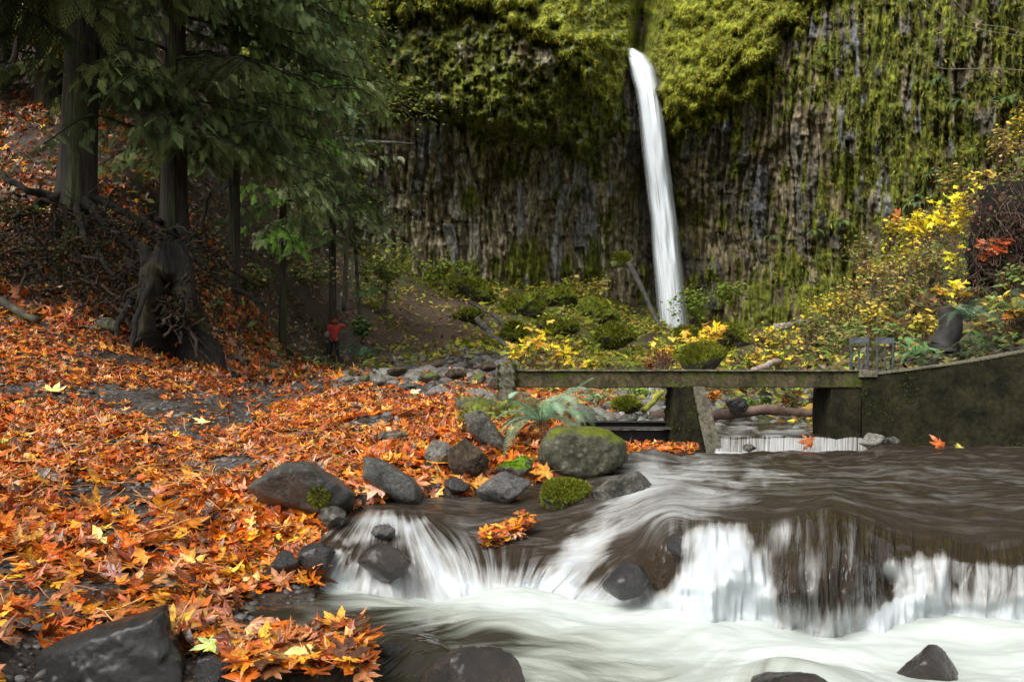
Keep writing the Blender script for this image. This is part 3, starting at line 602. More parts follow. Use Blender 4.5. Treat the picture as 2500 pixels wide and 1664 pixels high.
rock_poly('boulder', [(880,1168),(884,1112),(925,1114),(965,1145),(1012,1165),(1036,1196),(1032,1242),(980,1236),(925,1200)], 5.7, .5, M_RSMOOTH, 'smooth bluish grey boulder with a sloping top beside the side stream', seed=6, rough=.02, sharp=12)
rock('rock', 1030, 1072, 1110, 1146, None, M_RPALE, 'pale grey rock leaning on the brown block above the stream', seed=7, sharp=16)
rock('boulder', 1090, 1066, 1198, 1178, None, M_RBROWN, 'angular brown block between the pale rock and the pitted rock', seed=8, sharp=18)
rock('rock', 1070, 1160, 1150, 1210, None, M_RWET, 'small dark rock in the shade under the angular brown block', seed=81)
rock('boulder', 1146, 1150, 1312, 1238, 5.75, M_RSPECK, 'oval pitted grey boulder at the edge of the side stream', seed=9, sharp=7)
rock('rock', 1206, 1110, 1308, 1182, None, M_RMOSS3, 'grey rock with a bright green moss cap behind the pitted boulder', seed=10, sharp=6)
rock_poly('boulder', [(1304,1120),(1312,1078),(1350,1036),(1420,1036),(1482,1044),(1530,1076),(1540,1118),(1500,1156),(1440,1172),(1380,1165),(1318,1140)], 6.35, .75, M_RMOSSY, 'biggest olive boulder with yellow moss spots in front of the fern', seed=11, sharp=15, rough=.03, tilt=.001)
rock('boulder', 1312, 1163, 1458, 1268, 5.6, M_RMOSS2, 'round rock thickly covered in green moss below the big olive boulder', seed=12, sharp=6, rough=.05)
rock_poly('boulder', [(1445,1200),(1500,1160),(1560,1150),(1602,1195),(1590,1225),(1520,1238),(1450,1232)], 5.5, .4, M_RGREY, 'grey wedge of rock at the top of the left cascade chute', seed=13)
rock('boulder', 716, 1316, 830, 1418, 4.75, M_RWET, 'glossy black boulder at the left edge of the small cascade', seed=14, sharp=6)
rock('rock', 640, 1340, 735, 1425, 4.7, M_RWET, 'dark rock half covered in leaves left of the glossy black boulder', seed=141)
rock('boulder', 860, 1325, 1018, 1440, 4.62, M_RWETB, 'rounded dark rock parting the small cascade into two streams', seed=15, sharp=5, rough=.03)
rock('rock', 902, 1278, 966, 1322, 4.9, M_RSPECK, 'small pitted rock on top of the parted small cascade', seed=16, sharp=8)
rock('boulder', 1462, 1372, 1596, 1475, 4.15, M_RWET, 'wet grey boulder in the white chute left of the main fall', seed=17, sharp=8, rough=.03)
rock('rock', 1628, 1300, 1668, 1360, 4.2, M_RWET, 'small wet rock at the left lip of the main white fall', seed=171)
rock('boulder', 985, 1568, 1330, 1780, 3.05, M_RWETB, 'wet brown boulder with glinting top at the bottom of the picture', seed=18, sharp=5, rough=.03, k=6, depth=.5)
rock('boulder', 1800, 1638, 2060, 1760, 3.0, M_RWETB, 'low wet rock just breaking the foam at the bottom edge', seed=19, sharp=5)
rock('boulder', 2168, 1562, 2400, 1740, 3.35, M_RWETB, 'wet dark brown boulder in the foam at the lower right', seed=20, sharp=7, rough=.03, k=6)
rock('rock', 1150, 1508, 1240, 1550, 3.95, M_RWETB, 'sunken rock making a dark hump in the foamy pool', seed=21, sharp=5)
rock('rock', 880, 1566, 1000, 1612, 3.4, M_RWET, 'dark wet rock between the leaf pile and the brown boulder', seed=22, sharp=8)
rock('boulder', 620, 1612, 930, 1800, 3.1, M_RBROWN, 'flat brown rock under the heap of orange leaves at the bottom edge', seed=23, sharp=12, k=6)
rock('rock', 470, 1600, 560, 1700, 3.1, M_RWET, 'jagged dark rock right of the large black slab', seed=24, sharp=16)
rock('rock', 905, 1046, 1000, 1090, None, M_RGREY, 'pointed grey stone poking out of the leaves above the pale rock', seed=25, sharp=20)
rock_poly('boulder', [(1130,1010),(1180,1000),(1225,1060),(1252,1100),(1245,1120),(1180,1090),(1140,1050)], None, .5, M_RGREY, 'long bluish grey slab between the leaf bank and the fern', seed=26)
rock('boulder', 1100, 966, 1215, 1025, None, M_RMOSSY, 'flat mossy boulder at the top of the leaf bank left of the fern', seed=27)
rock('rock', 2095, 1054, 2166, 1100, 9.15, M_RPALE, 'pale grey rock at the right end of the low weir', seed=28, sharp=14)
rock('rock', 2158, 1064, 2202, 1098, 9.2, M_RGREY, 'smaller rock touching the pale rock at the end of the weir', seed=29)
rock('rock', 1812, 1082, 1850, 1104, 9.2, M_RGREY, 'small stone at the foot of the weir sheet right of the pillar', seed=30)
rock('boulder', 1490, 970, 1572, 1016, 11.6, M_RMOSS2, 'mossy green boulder seen under the beam beside the yellow branch', seed=31, sharp=6)
rock('rock', 1476, 1004, 1522, 1032, 11.0, M_RPALE, 'pale rounded stone above the black steel channel', seed=32, sharp=6)
rock('rock', 1522, 1008, 1560, 1032, 11.0, M_RGREY, 'grey stone right of the pale rounded stone over the channel', seed=33)
rock('boulder', 1655, 828, 1792, 925, 12.6, M_RMOSS2, 'big domed mossy boulder rising behind the concrete beam', seed=34, sharp=5, rough=.06)
rock('rock', 1770, 965, 1830, 1012, 12.2, M_RWET, 'dark boulder under the beam right of the pillar', seed=35)
rock('rock', 1790, 920, 1835, 945, 13, M_RMOSS2, 'green mossy stone against the back of the beam', seed=36)
rock('boulder', 545, 864, 612, 897, None, M_RGREY, 'grey boulder at the foot of the hollow stump', seed=37, sharp=6)
rock('rock', 640, 880, 692, 916, None, M_RSMOOTH, 'round dark stone on the leaf bank below the red jacket hiker', seed=38, sharp=6)
rock('boulder', 228, 768, 292, 822, None, M_RMOSSY, 'greenish boulder on the leaf slope left of the hollow stump', seed=39, sharp=6)
rock('boulder', 190, 1000, 290, 1030, 8.7, M_RGREY, 'low grey rock almost buried in leaves on the left bank', seed=40) if False else None
def fuzz(o, n, size, cols, updir=.2, thr=-.1):
    me = o.data; nv = len(me.vertices); co = np.empty(nv * 3); me.vertices.foreach_get('co', co); co = co.reshape(-1, 3); no = np.empty(nv * 3); me.vertices.foreach_get('normal', no); no = no.reshape(-1, 3)
    w_ = np.where(no[:, 2] + .45 * fbm((co + np.array(o.location)) * 6 / max(size * 60, 1), 3, 5) > thr, 1.0, 0); idx_ = rng.choice(nv, n, p=w_ / w_.sum()); p = co[idx_]; q_ = no[idx_]; p = p + rng.normal(0, size * .5, p.shape) * (1 - np.abs(q_))
    fw = unit(q_ * .8 + rng.normal(0, .5, (n, 3)) + np.array([0, 0, updir])); T = np.array([(-.13, 0, 0), (.13, 0, 0), (0, 1, 0)]); g = inst(T, np.array([(0, 1, 2)]), p - q_ * size * .1, frames(fw, rng.normal(0, 1, (n, 3))), size * rng.uniform(.5, 1.4, n), pick(cols, n, .3), np.array([.75, .75, 1.2]))
    return mesh('moss', g[0], g[1], M_FOL, g[2], False, parent=o)
GM1 = [(.13, .15, .015), (.2, .22, .02), (.09, .12, .015), (.26, .25, .03)]; GM2 = [(.14, .26, .01), (.2, .36, .015), (.1, .2, .01)]
for o_ in [x for x in COL.objects if x.get('label', '').startswith(('round rock thickly', 'big domed mossy', 'mossy green boulder'))]: fuzz(o_, 9000, .022 if o_.location[1] < 8 else .05, GM1)
for o_ in [x for x in COL.objects if x.get('label', '').startswith('grey rock with a bright green')]: fuzz(o_, 3000, .014, GM2, .2, .55)
for o_ in [x for x in COL.objects if x.get('label', '').startswith('broad flat grey slab')]: 
    V_ = unit(rng.normal(size=(700, 3))) * [.045, .04, .05]; nn_ = unit(V_); g_ = inst(np.array([(-.13, 0, 0), (.13, 0, 0), (0, 1, 0)]), np.array([(0, 1, 2)]), V_ + P(778, 1212, 5.22) - np.array(o_.location), frames(unit(nn_ + rng.normal(0, .4, V_.shape) + [0, 0, .3]), rng.normal(size=V_.shape)), np.full(700, .03), pick(GM1, 700, .3)); mesh('moss', g_[0], g_[1], M_FOL, g_[2], False, parent=o_)
RUB = [(905,905,950,945),(940,890,1000,922),(960,930,1020,965),(1015,905,1080,940),(1035,940,1110,975),(1080,895,1140,930),(1095,930,1150,958),(1135,905,1190,945),(1120,945,1200,985),(1165,880,1215,912),(990,960,1040,985),(870,910,905,935),(830,915,870,935),(1050,875,1090,898),(960,868,990,882),(1130,865,1160,882),(1170,950,1225,1000),(1190,915,1240,955),(1090,878,1110,890),(895,940,930,960)]
RL = ['pale','brown','grey','mossy']; RM = [M_RPALE, M_RBROWN, M_RGREY, M_RMOSSY]
WH = ['at the left end of','near the left end of','low in the front of','in the middle of','at the front of','high in the middle of','just right of the middle of','near the beam end of','in the lower right of','at the top right of','at the lower left of','far out left of','farthest left of','on the upper edge of','standing alone above','near the top right of','right beside the beam post in','hard against the beam post in','tiny and high up in','small and low left in']
for i, b_ in enumerate(RUB):
    rock('rubble_stone', *b_, 15.5 - (b_[3] - 880) * .045, RM[i % 4], '%s stone %s the rubble bank left of the beam' % (RL[i % 4], WH[i]), 'stone', 'rubble stones left of the concrete beam', seed=60 + i, sharp=14, k=4, npts=8)
# loose stones scattered between the leaves, too many to count
def stone_stuff(n, us_, Ys, size, cols, seed):
    D, fc = ico(2); D = D * (1 + .25 * fbm(D * 1.7, 2, seed)[:, None]); D[:, 2] *= .6
    pos = gpos(us_, Ys); M = frames(rng.normal(size=(n, 3)) * [1, 1, .2], np.tile([0, 0, 1.0], (n, 1)) + rng.normal(0, .3, (n, 3)))
    return inst(D, fc, pos, M, size, pick(cols, n, .12))
n = 9000; yy = np.exp(rng.uniform(math.log(2.9), math.log(20), n)); uu = rng.uniform(-300, 1300, n)
gcols = [(.07, .07, .068), (.1, .095, .088), (.055, .05, .045), (.14, .13, .12), (.08, .065, .052)]
A1 = stone_stuff(n, uu, yy, np.exp(rng.normal(0, .5, n)) * .013 * (yy / 5) ** .5, gcols, 3)
n = 1500; A2 = stone_stuff(n, rng.uniform(820, 1260, n), rng.uniform(13, 34, n), np.exp(rng.normal(0, .5, n)) * .08, [(.16, .15, .13), (.22, .2, .18), (.1, .09, .08)], 5)
n = 1600; A3 = stone_stuff(n, rng.uniform(1420, 2120, n), rng.uniform(9.9, 18, n), np.exp(rng.normal(0, .5, n)) * .06, [(.13, .12, .11), (.07, .065, .06), (.19, .18, .16)], 6)
Vt, Ft, Ct = join([A1, A2, A3]); o = mesh('gravel', Vt, Ft, M_RGRAV if 'M_RGRAV' in globals() else col_mat('gravel_stone', .5, 30, .6, 1.4, .6, .01), Ct); kind(o, 'stuff', 'wet gravel and small stones between the leaves')
# ------------------------------------------------------------------ concrete beam, pillar, wing wall, steel channel
def wedge(pts, mat, name, parent=None, bev=.012, sub=3, amp=.006, seed=0):
    """convex solid from corner points: bevelled, subdivided and slightly uneven"""
    pts = np.asarray(pts, float); c = pts.mean(0); bm = bmesh.new()
    for p in pts - c: bm.verts.new(p)
    bmesh.ops.convex_hull(bm, input=bm.verts); bmesh.ops.dissolve_limit(bm, angle_limit=R(4), verts=bm.verts, edges=bm.edges)
    bmesh.ops.bevel(bm, geom=bm.edges[:] + bm.verts[:], offset=bev, segments=2, affect='EDGES', profile=.6)
    bmesh.ops.triangulate(bm, faces=bm.faces)
    for _ in range(9):
        e = [x for x in bm.edges if x.calc_length() > .12]
        if not e or len(bm.verts) > 30000: break
        bmesh.ops.subdivide_edges(bm, edges=e, cuts=1); bmesh.ops.triangulate(bm, faces=[f for f in bm.faces if len(f.verts) > 3])
    bm.verts.index_update(); bm.faces.ensure_lookup_table()
    V_ = np.array([v.co for v in bm.verts]); F_ = np.array([[v.index for v in f.verts] for f in bm.faces]); bm.free()
    V_ = V_ + np.stack([fbm((V_ + c) * 3 + k * 9, 4, seed + k) for k in range(3)], -1) * amp
    o = mesh(name, V_, F_, mat, smooth=False, parent=parent)
    for p_ in o.data.polygons: p_.use_smooth = False
    o.location = tuple(c); return o
def box8(u0, u1, v0, v1, Y0, Y1):  # a box whose front face fills the given pixels at depth Y0
    a = P(np.array([u0, u1, u1, u0]), np.array([v0, v0, v1, v1]), Y0); b_ = a.copy(); b_[:, 1] = Y1; return np.vstack([a, b_])
bt = thing('footbridge_beam', (0, 0, 0), 'long mossy concrete beam spanning the creek in front of the waterfall', 'beam')
wedge(box8(1236, 2112, 907, 946, 9.5, 9.95), M_CONC, 'beam', bt, amp=.008)
wedge(np.vstack([P(np.array([1218, 1258, 1258, 1216]), np.array([893, 893, 1030, 1030]), 9.42), P(np.array([1218, 1258, 1258, 1216]), np.array([893, 893, 1030, 1030]), 9.42) + [0, .62, 0]]), M_CONCP, 'end_post', bt)
wedge(box8(1238, 2106, 902, 906, 9.47, 9.98), M_CONCP, 'weathered_top', bt, bev=.003)
pl = thing('beam_pillar', P(1700, 1105, 9.6), 'tapered mossy concrete pillar with a pale slanting right side under the beam', 'pillar')
def rel(o, par): o.location = tuple(np.array(o.location) - np.array(par.location)); return o
q = P(np.array([1648, 1690, 1722, 1638]), np.array([944, 944, 1108, 1108]), 9.45)
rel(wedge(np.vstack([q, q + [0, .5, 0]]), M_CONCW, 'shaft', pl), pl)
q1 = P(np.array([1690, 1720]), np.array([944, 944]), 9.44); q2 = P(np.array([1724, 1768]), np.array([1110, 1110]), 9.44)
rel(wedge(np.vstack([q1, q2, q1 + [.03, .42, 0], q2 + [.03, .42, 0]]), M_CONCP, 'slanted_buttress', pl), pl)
ww = thing('wing_wall', (0, 0, 0), 'dark curved concrete wall rising to the right above the pool', 'retaining wall')
# curved wall as one swept solid
wu_ = np.linspace(2104, 3100, 120); top = np.interp(wu_, [2104, 2130, 2200, 2300, 2400, 2500, 2700, 3100], [921, 917, 908, 895, 880, 861, 830, 790]); wy_ = 9.5 - .5 * sm((wu_ - 2104) / 900); bot = 1100
rows = []
for k in range(14): 
    t = k / 13; vv = top + (bot - top) * t; rows.append(P(wu_, vv, wy_ + .012 * fbm(v3(wu_ / 60, vv / 40), 3, 5)))
fr = np.stack(rows); tpb = fr[0] + np.array([0, .32, 0]); tp1 = fr[0] + np.array([0, .012, .012]); 
V_ = np.concatenate([(fr[0] + [0, .3, -1.5])[None], tpb[None], tp1[None], fr], 0)
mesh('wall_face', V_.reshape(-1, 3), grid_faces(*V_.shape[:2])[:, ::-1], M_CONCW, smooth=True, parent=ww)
ct = np.concatenate([(P(wu_, top - 1, wy_ - .012))[None], (P(wu_, top - 4.5, wy_ - .012))[None], (P(wu_, top - 4.5, wy_ - .012) + [0, .36, 0])[None]], 0)
mesh('coping_edge', ct.reshape(-1, 3), grid_faces(*ct.shape[:2])[:, ::-1], M_CONCP, smooth=False, parent=ww)
ab = thing('abutment_block', P(2070, 1066, 9.6), 'black shaded concrete block under the right end of the beam', 'abutment')
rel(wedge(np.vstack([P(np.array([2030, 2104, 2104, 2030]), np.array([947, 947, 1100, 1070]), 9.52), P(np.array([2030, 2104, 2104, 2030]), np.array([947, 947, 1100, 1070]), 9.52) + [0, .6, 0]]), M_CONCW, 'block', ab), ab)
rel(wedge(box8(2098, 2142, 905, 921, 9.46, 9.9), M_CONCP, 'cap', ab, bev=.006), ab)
ch = thing('steel_channel', P(1560, 1085, 9.7), 'black steel channel between the big boulder and the pillar', 'steel channel')
def cbox(u0, u1, v0, v1, Y0, Y1, c, name, par, mat=None):
    bm = bmesh.new(); p = box8(u0, u1, v0, v1, Y0, Y1); c0 = p.mean(0)
    for x in p - c0: bm.verts.new(x)
    bmesh.ops.convex_hull(bm, input=bm.verts); bmesh.ops.bevel(bm, geom=bm.edges[:], offset=.003, segments=1, affect='EDGES'); bm.verts.index_update()
    me = bpy.data.meshes.new(name); bm.to_mesh(me); bm.free(); a = me.color_attributes.new('Col', 'FLOAT_COLOR', 'POINT')
    a.data.foreach_set('color', np.tile([*c, 1], len(me.vertices)).astype(np.float32)); me.materials.append(mat or M_STEEL)
    o = bpy.data.objects.new(name, me); COL.objects.link(o); o.location = tuple(c0); 
    if par: o.parent = par; rel(o, par)
    return o
cbox(1400, 1645, 1050, 1104, 9.75, 9.8, (.012, .011, .01), 'web_plate', ch)
cbox(1400, 1648, 1043, 1048, 9.55, 9.8, (.06, .05, .045), 'flange', ch)
cbox(1400, 1648, 1028, 1031, 9.85, 10.05, (.07, .06, .05), 'flange', ch)
cbox(1400, 1648, 1031, 1043, 10.0, 10.05, (.012, .011, .01), 'web_plate', ch)
wd = thing('weir_board', P(1930, 1068, 9.6), 'wet wooden board carrying the little weir under the beam', 'weir board')
cbox(1745, 2145, 1070, 1125, 9.58, 9.66, (.05, .03, .02), 'board', wd, M_WOOD)
# small metal sluice racks behind the beam
for k, (a, b_) in enumerate([(2076, 2122), (2140, 2184)]):
    g = thing('sluice_rack', P((a + b_) / 2, 905, 10.1), ['blue grey metal rack with three bars, the left one of the two behind the beam', 'blue grey metal rack with three bars, the right one beside the fern'][k], 'metal rack', 'metal racks behind the beam')
    y = 10.1; v0, v1 = (823, 902) if k == 0 else (824, 908)
    cbox(a, b_, v0, v0 + 15, y, y + .03, (.08, .095, .1), 'top_rail', g)
    for x in (a, (a + b_) / 2 - 2, b_ - 5): cbox(x, x + (5 if x != (a + b_) / 2 - 2 else 3), v0 + 15.4, v1, y, y + .03, (.06, .07, .07), 'bar', g)

# ------------------------------------------------------------------ fallen maple leaves
half = [(0, 1.0), (9, .74), (14, .72), (20, .60), (29, .36), (38, .66), (47, .95), (55, .74), (62, .70), (72, .46), (84, .52), (98, .78), (108, .56), (122, .46), (146, .34), (170, .14)]
ang = np.array([a for a, _ in half] + [-a for a, _ in half[:0:-1]]); rad = np.array([r_ for _, r_ in half] + [r_ for _, r_ in half[:0:-1]])
xy = np.stack([np.sin(np.radians(ang)) * rad, np.cos(np.radians(ang)) * rad], -1)
xy = xy - [0, .12]
mid_ = xy * .5
m_ = len(xy); j = np.arange(m_); j2 = (j + 1) % m_
LT = np.vstack([[(0, -.12)], mid_, xy, [(-.012, -.2), (.012, -.2), (0, -.95)]])
LF3 = np.concatenate([np.stack([np.zeros(m_, int), 1 + j2, 1 + j], -1), np.stack([1 + j, 1 + j2, 1 + m_ + j2], -1), np.stack([1 + j, 1 + m_ + j2, 1 + m_ + j], -1), [[1 + 2 * m_, 2 + 2 * m_, 3 + 2 * m_]]])
vein = np.ones(len(LT)); vein[0] = 1.35; vein[1:1 + m_] = np.where(rad > .6, 1.12, .9); vein[1 + m_:1 + 2 * m_] = np.where(rad > .6, .95, .82); vein[-3:] = 1.3
idx = [0, 4, 6, 9, 11, 13, 15, 16, 18, 20, 22, 25, 27]   # coarse leaf for the distance
LTc = np.vstack([[(0, -.05)], xy[idx]]); mc_ = len(idx); jc = np.arange(mc_); LFc = np.stack([np.zeros(mc_, int), 1 + (jc + 1) % mc_, 1 + jc], -1)
def leaves(pos, nrm, size, col, near=True, curl=1.0, flip=.5):
    n = len(pos); T = LT if near else LTc; Ff = LF3 if near else LFc
    x, y = T[:, 0], T[:, 1]; r2 = x * x + y * y
    a = rng.normal(0, .28, (n, 1)) * curl; b_ = rng.normal(.1, .3, (n, 1)) * curl; c_ = rng.normal(0, .3, (n, 1)) * curl; k = rng.normal(0, .12, (n, 1)) * curl; ph = rng.uniform(0, 6.28, (n, 1))
    th = np.arctan2(x, y)[None]; q1, q2 = rng.uniform(0, 6.28, (2, n, 1)); wv = 1 + .2 * np.sin(2 * th + q1) + .13 * np.sin(3 * th + q2); asp = rng.uniform(.72, 1.12, (n, 1)); x = x[None] * wv * asp; y = y[None] * wv
    z = a * x ** 2 + b_ * y ** 2 + c_ * x * y + .5 * np.abs(k) * np.abs(x) + .07 * curl * np.sin(5 * th + ph) * r2
    tv = np.stack([np.broadcast_to(x, z.shape) * (1 - .15 * np.abs(a)), np.broadcast_to(y, z.shape) * (1 - .15 * np.abs(b_)), z], -1)
    yaw = rng.uniform(0, 2 * np.pi, n); fw = np.stack([np.cos(yaw), np.sin(yaw), 0 * yaw], -1); fw = fw - nrm * (fw * nrm).sum(-1, keepdims=True)
    M = frames(fw, nrm); V_ = np.einsum('nij,nkj->nki', M, tv) * np.asarray(size).reshape(n, 1, 1) + pos[:, None]
    Fc = (Ff[None] + (np.arange(n) * len(T))[:, None, None]).reshape(-1, 3)
    sh = vein if near else np.ones(len(T)); C = col[:, None, :] * sh[None, :, None] * (1 + .18 * rng.normal(size=(n, len(T), 1)))
    return V_.reshape(-1, 3), Fc, np.clip(C, 0, 1).reshape(-1, 3)
LC = [(.62, .165, .012), (.52, .115, .01), (.66, .25, .02), (.38, .07, .01), (.7, .33, .04), (.24, .055, .014), (.52, .22, .08), (.1, .04, .018), (.38, .15, .05), (.72, .38, .03), (.56, .28, .14)]
LW = [.15, .13, .1, .13, .05, .13, .07, .12, .07, .02, .03]
def water_at(u, Y):
    z = cas_z(u, Y); return np.where(np.isnan(z), ZL, np.maximum(z, ZL))
def scatter_uY(n, u0, u1, Y0, Y1, p):
    """Y drawn with density ~ Y^p"""
    q = rng.uniform(0, 1, n); e = p + 1; Y = (Y0 ** e + q * (Y1 ** e - Y0 ** e)) ** (1 / e); return rng.uniform(u0, u1, n), Y
Vs = []
def litter(n, u0, u1, Y0, Y1, p, near, size, tilt, lift, dens=None, cols=LC, wts=LW, dim=1.0, curl=1.0, cover=True):
    u, Y = scatter_uY(n, u0, u1, Y0, Y1, p); z = gz_at(u, Y); k = z > water_at(u, Y) + .012
    x = (u - 1250) / F * Y
    if cover:
        patch = fbm(v3(x * .9, Y * .7, 4), 4, 77) + .5 * fbm(v3(x * 4, Y * 3, 4), 2, 78); vv = HZ - z / Y * F
        bare = .85 * blob(u, vv, 330, 985, 300, 42) + .7 * blob(u, vv, 620, 1040, 220, 44) + .45 * blob(u, vv, 120, 1080, 200, 50) + .5 * blob(u, vv, 700, 950, 240, 26) + 1.6 * blob(u, vv, 1040, 790, 170, 72) + 1.3 * blob(u, vv, 1080, 915, 190, 40) + .4 * blob(u, vv, 560, 1160, 80, 40) + .5 * blob(u, vv, 250, 880, 200, 22)
        k &= rng.uniform(-.35, .5, len(u)) < .42 + patch * .75 - bare * (.6 + .8 * vnoise(v3(x * 9, Y * 9)))
    if dens is not None: k &= rng.uniform(0, 1, len(u)) < dens(u, Y, HZ - z / Y * F)
    u, Y, z, x = u[k], Y[k], z[k], x[k]; m = len(u); nn = unit(gn_at(u, Y) + rng.normal(0, 1, (m, 3)) * rng.choice(tilt, (m, 1)))
    pos = np.stack([x, Y, z + rng.uniform(.2, 1, m) * lift], -1)
    c = pick(cols, m, .22, wts) * dim * np.exp(.18 * fbm(v3(x * 1.3, Y), 2, 7))[:, None]
    Vs.append(leaves(pos, nn, np.exp(rng.normal(0, .28, m)) * size, c, near, curl))
NB = lambda u, Y, v: 1.0 * ((u < 30) | (u > 490) | (Y > 3.42))
litter(14000, -200, 1400, 2.7, 6.4, 1.25, True, .066, [.05, .1, .2, .45], .03, NB, curl=.75)
litter(14000, -200, 1400, 6.2, 9.0, 1.25, False, .066, [.05, .12, .25, .5], .035)
litter(2200, -200, 800, 2.7, 6, 1.0, True, .075, [.3, .8], .06, NB)
litter(26000, -300, 1500, 8.6, 17, .9, False, .066, [.1, .25, .5], .04)
litter(3000, 900, 1350, 6.0, 10, 1, True, .07, [.2, .4, .9], .05, lambda u, Y, v: .9 * (u < 1310))
o = mesh('leaf_litter', *(lambda r_: (r_[0], r_[1], M_LEAF, r_[2]))(join(Vs)), False); kind(o, 'stuff', 'wet orange and rust maple leaves carpeting the left bank')
Vs = []
hc = [(.24, .14, .08), (.2, .09, .04), (.4, .28, .2), (.11, .05, .03), (.26, .19, .15), (.32, .15, .04), (.06, .035, .025), (.18, .18, .17)]
hw_ = [.2, .2, .12, .14, .12, .12, .06, .04]
litter(32000, -300, 1000, 13.5, 44, .35, False, .1, [.3, .6, 1.0], .08, lambda u, Y, v: np.where(u > 850, .4, .6) * (1 - .93 * np.clip(1.4 * blob(u, v, 200, 640, 330, 110), 0, 1)), hc, hw_, 1.0)
litter(5000, -100, 900, 13.5, 26, .5, False, .13, [.5, 1.0], .12, None, LC, LW, .9)
litter(2500, 850, 1500, 22, 48, .5, False, .12, [.5, 1.0], .08, lambda u, Y, v: .35 + 0 * u, hc, hw_, 1.0, cover=False)
o = mesh('hillside_leaf_litter', *(lambda r_: (r_[0], r_[1], M_LEAF, r_[2]))(join(Vs)), False); kind(o, 'stuff', 'dry tan and orange leaves strewn over the shaded hillside')
# leaf heaps lying on particular rocks
def heap(name, label, u0, u1, Yf, zf, n, size, keep=None):
    u = rng.uniform(u0, u1, n); Y = rng.uniform(*Yf, n); z = zf(u, Y)
    if keep is not None:
        k = keep(u, Y); u, Y, z = u[k], Y[k], z[k]
    m = len(u); x = (u - 1250) / F * Y
    g = leaves(np.stack([x, Y, z + rng.uniform(.01, .06, m)], -1), unit(np.array([0, -.2, 1]) + rng.normal(0, .2, (m, 3))), np.exp(rng.normal(0, .25, m)) * size, pick(LC, m, .2, LW))
    o = mesh(name, g[0], g[1], M_LEAF, g[2], False); kind(o, 'stuff', label)
heap('leaf_heap', 'heap of wet orange leaves on the flat rock at the bottom edge', 560, 905, (2.95, 3.35), lambda u, Y: -(1600 - HZ + 18 * vnoise(v3(u / 60, 1))) / F * 3.15 + (Y - 3.15) * .06 + 0 * u, 220, .065)
heap('leaf_heap', 'orange leaves caught on the bare slab in the middle of the creek', 1175, 1315, (4.95, 5.3), lambda u, Y: cas_z(u, Y) + .015, 160, .05, lambda u, Y: np.abs((u - 1245) * .006 + .0 - (Y - 5.12) * 2.2) < .3)
heap('leaf_heap', 'row of orange leaves at the waterline below the steel channel', 1530, 1700, (8.7, 9.35), lambda u, Y: -.655 + .05 * (Y - 9) + 0 * u, 300, .05)
heap('leaf_heap', 'orange leaves banked up between the big boulder and the fern', 1170, 1330, (6.7, 8.3), lambda u, Y: gz_at(u, Y) + .02, 420, .06)
# single leaves one can tell apart
def one_leaf(u, v, Y, size, c, nrm, label, name='maple_leaf', yaw=None):
    st = rng.bit_generator.state
    g = leaves(P(np.array([u]), np.array([v]), Y), unit(np.array([nrm], float)), [size], np.array([c], float), True, .8); ctr = g[0].mean(0)
    o = mesh(name, g[0] - ctr, g[1], M_LEAF, g[2], False); o.location = tuple(ctr); tag(o, label, 'leaf')
for u, v, s, c, nm, lb in [
    (130, 957, .17, (.85, .6, .16), (0, -.35, 1), 'large pale yellow leaf alone on the far left bank'),
    (240, 1322, .13, (.85, .5, .07), (-.2, -.9, .7), 'golden yellow leaf standing up in the near left litter'),
    (535, 1166, .10, (.85, .58, .25), (0, -.4, 1), 'pale buff leaf left of the broad flat grey slab'),
    (495, 1033, .12, (.8, .6, .25), (.1, -.5, 1), 'pale leaf lying in the middle of the left bank'),
    (600, 1302, .11, (.8, .45, .06), (.1, -.7, .8), 'golden leaf above the cascade on the near bank'),
    (975, 1060, .12, (.8, .42, .08), (-.4, -.6, .8), 'curled golden leaf under the pointed grey stone'),
    (1010, 960, .12, (.85, .55, .25), (0, -.8, .7), 'light orange leaf at the crest of the bank by the rubble'),
    (10, 1085, .10, (.2, .45, .05), (0, -.5, 1), 'green leaf at the left edge of the picture'),
    (400, 1178, .06, (.35, .5, .06), (0, -.5, 1), 'small yellow green leaf in the middle of the orange bank'),
    (700, 930, .10, (.75, .35, .06), (0, -.6, .8), 'orange leaf just below the round dark stone'),
    (610, 1430, .11, (.82, .48, .12), (.2, -.6, .8), 'golden leaf on the bank edge left of the glossy boulder')]:
    Yl = on_ground(u, v); one_leaf(u, v - 4, Yl - .03, s, c, nm, lb)
one_leaf(512, 1574, 3.35, .075, (.5, .62, .12), (.1, -.7, .8), 'lime green leaf right of the large black slab')
one_leaf(740, 1592, 3.0, .075, (.6, .65, .15), (.1, -.75, .7), 'lime yellow leaf on top of the heap at the bottom edge')
one_leaf(1330, 1150, 5.75, .10, (.8, .35, .04), (.2, -.95, .3), 'orange leaf standing upright against the big olive boulder')
one_leaf(1975, 1078, 9.3, .13, (.42, .13, .04), (.1, -1, .1), 'brown leaf stuck upright on the middle of the weir')
one_leaf(2292, 1082, 8.9, .12, (.6, .14, .02), (.2, -1, .3), 'orange red leaf on the water below the dark wall')
one_leaf(2345, 1091, 8.8, .09, (.6, .5, .1), (.2, -.4, 1), 'yellowish leaf floating beside the red leaf by the wall')
one_leaf(2190, 525, 20.5, .21, (.5, .13, .03), (.1, -1, .2), 'big rust leaf hanging in front of the right hillside')
one_leaf(930, 1192, 5.7, .12, (.75, .38, .25), (.1, -.8, .8), 'pinkish dry leaf lying on the smooth bluish boulder')
one_leaf(1500, 1265, 5.1, .055, (.6, .15, .04), (.1, -.6, .8), 'small red leaf beside the moss covered rock in the creek')
for u, v, Y in []: pass

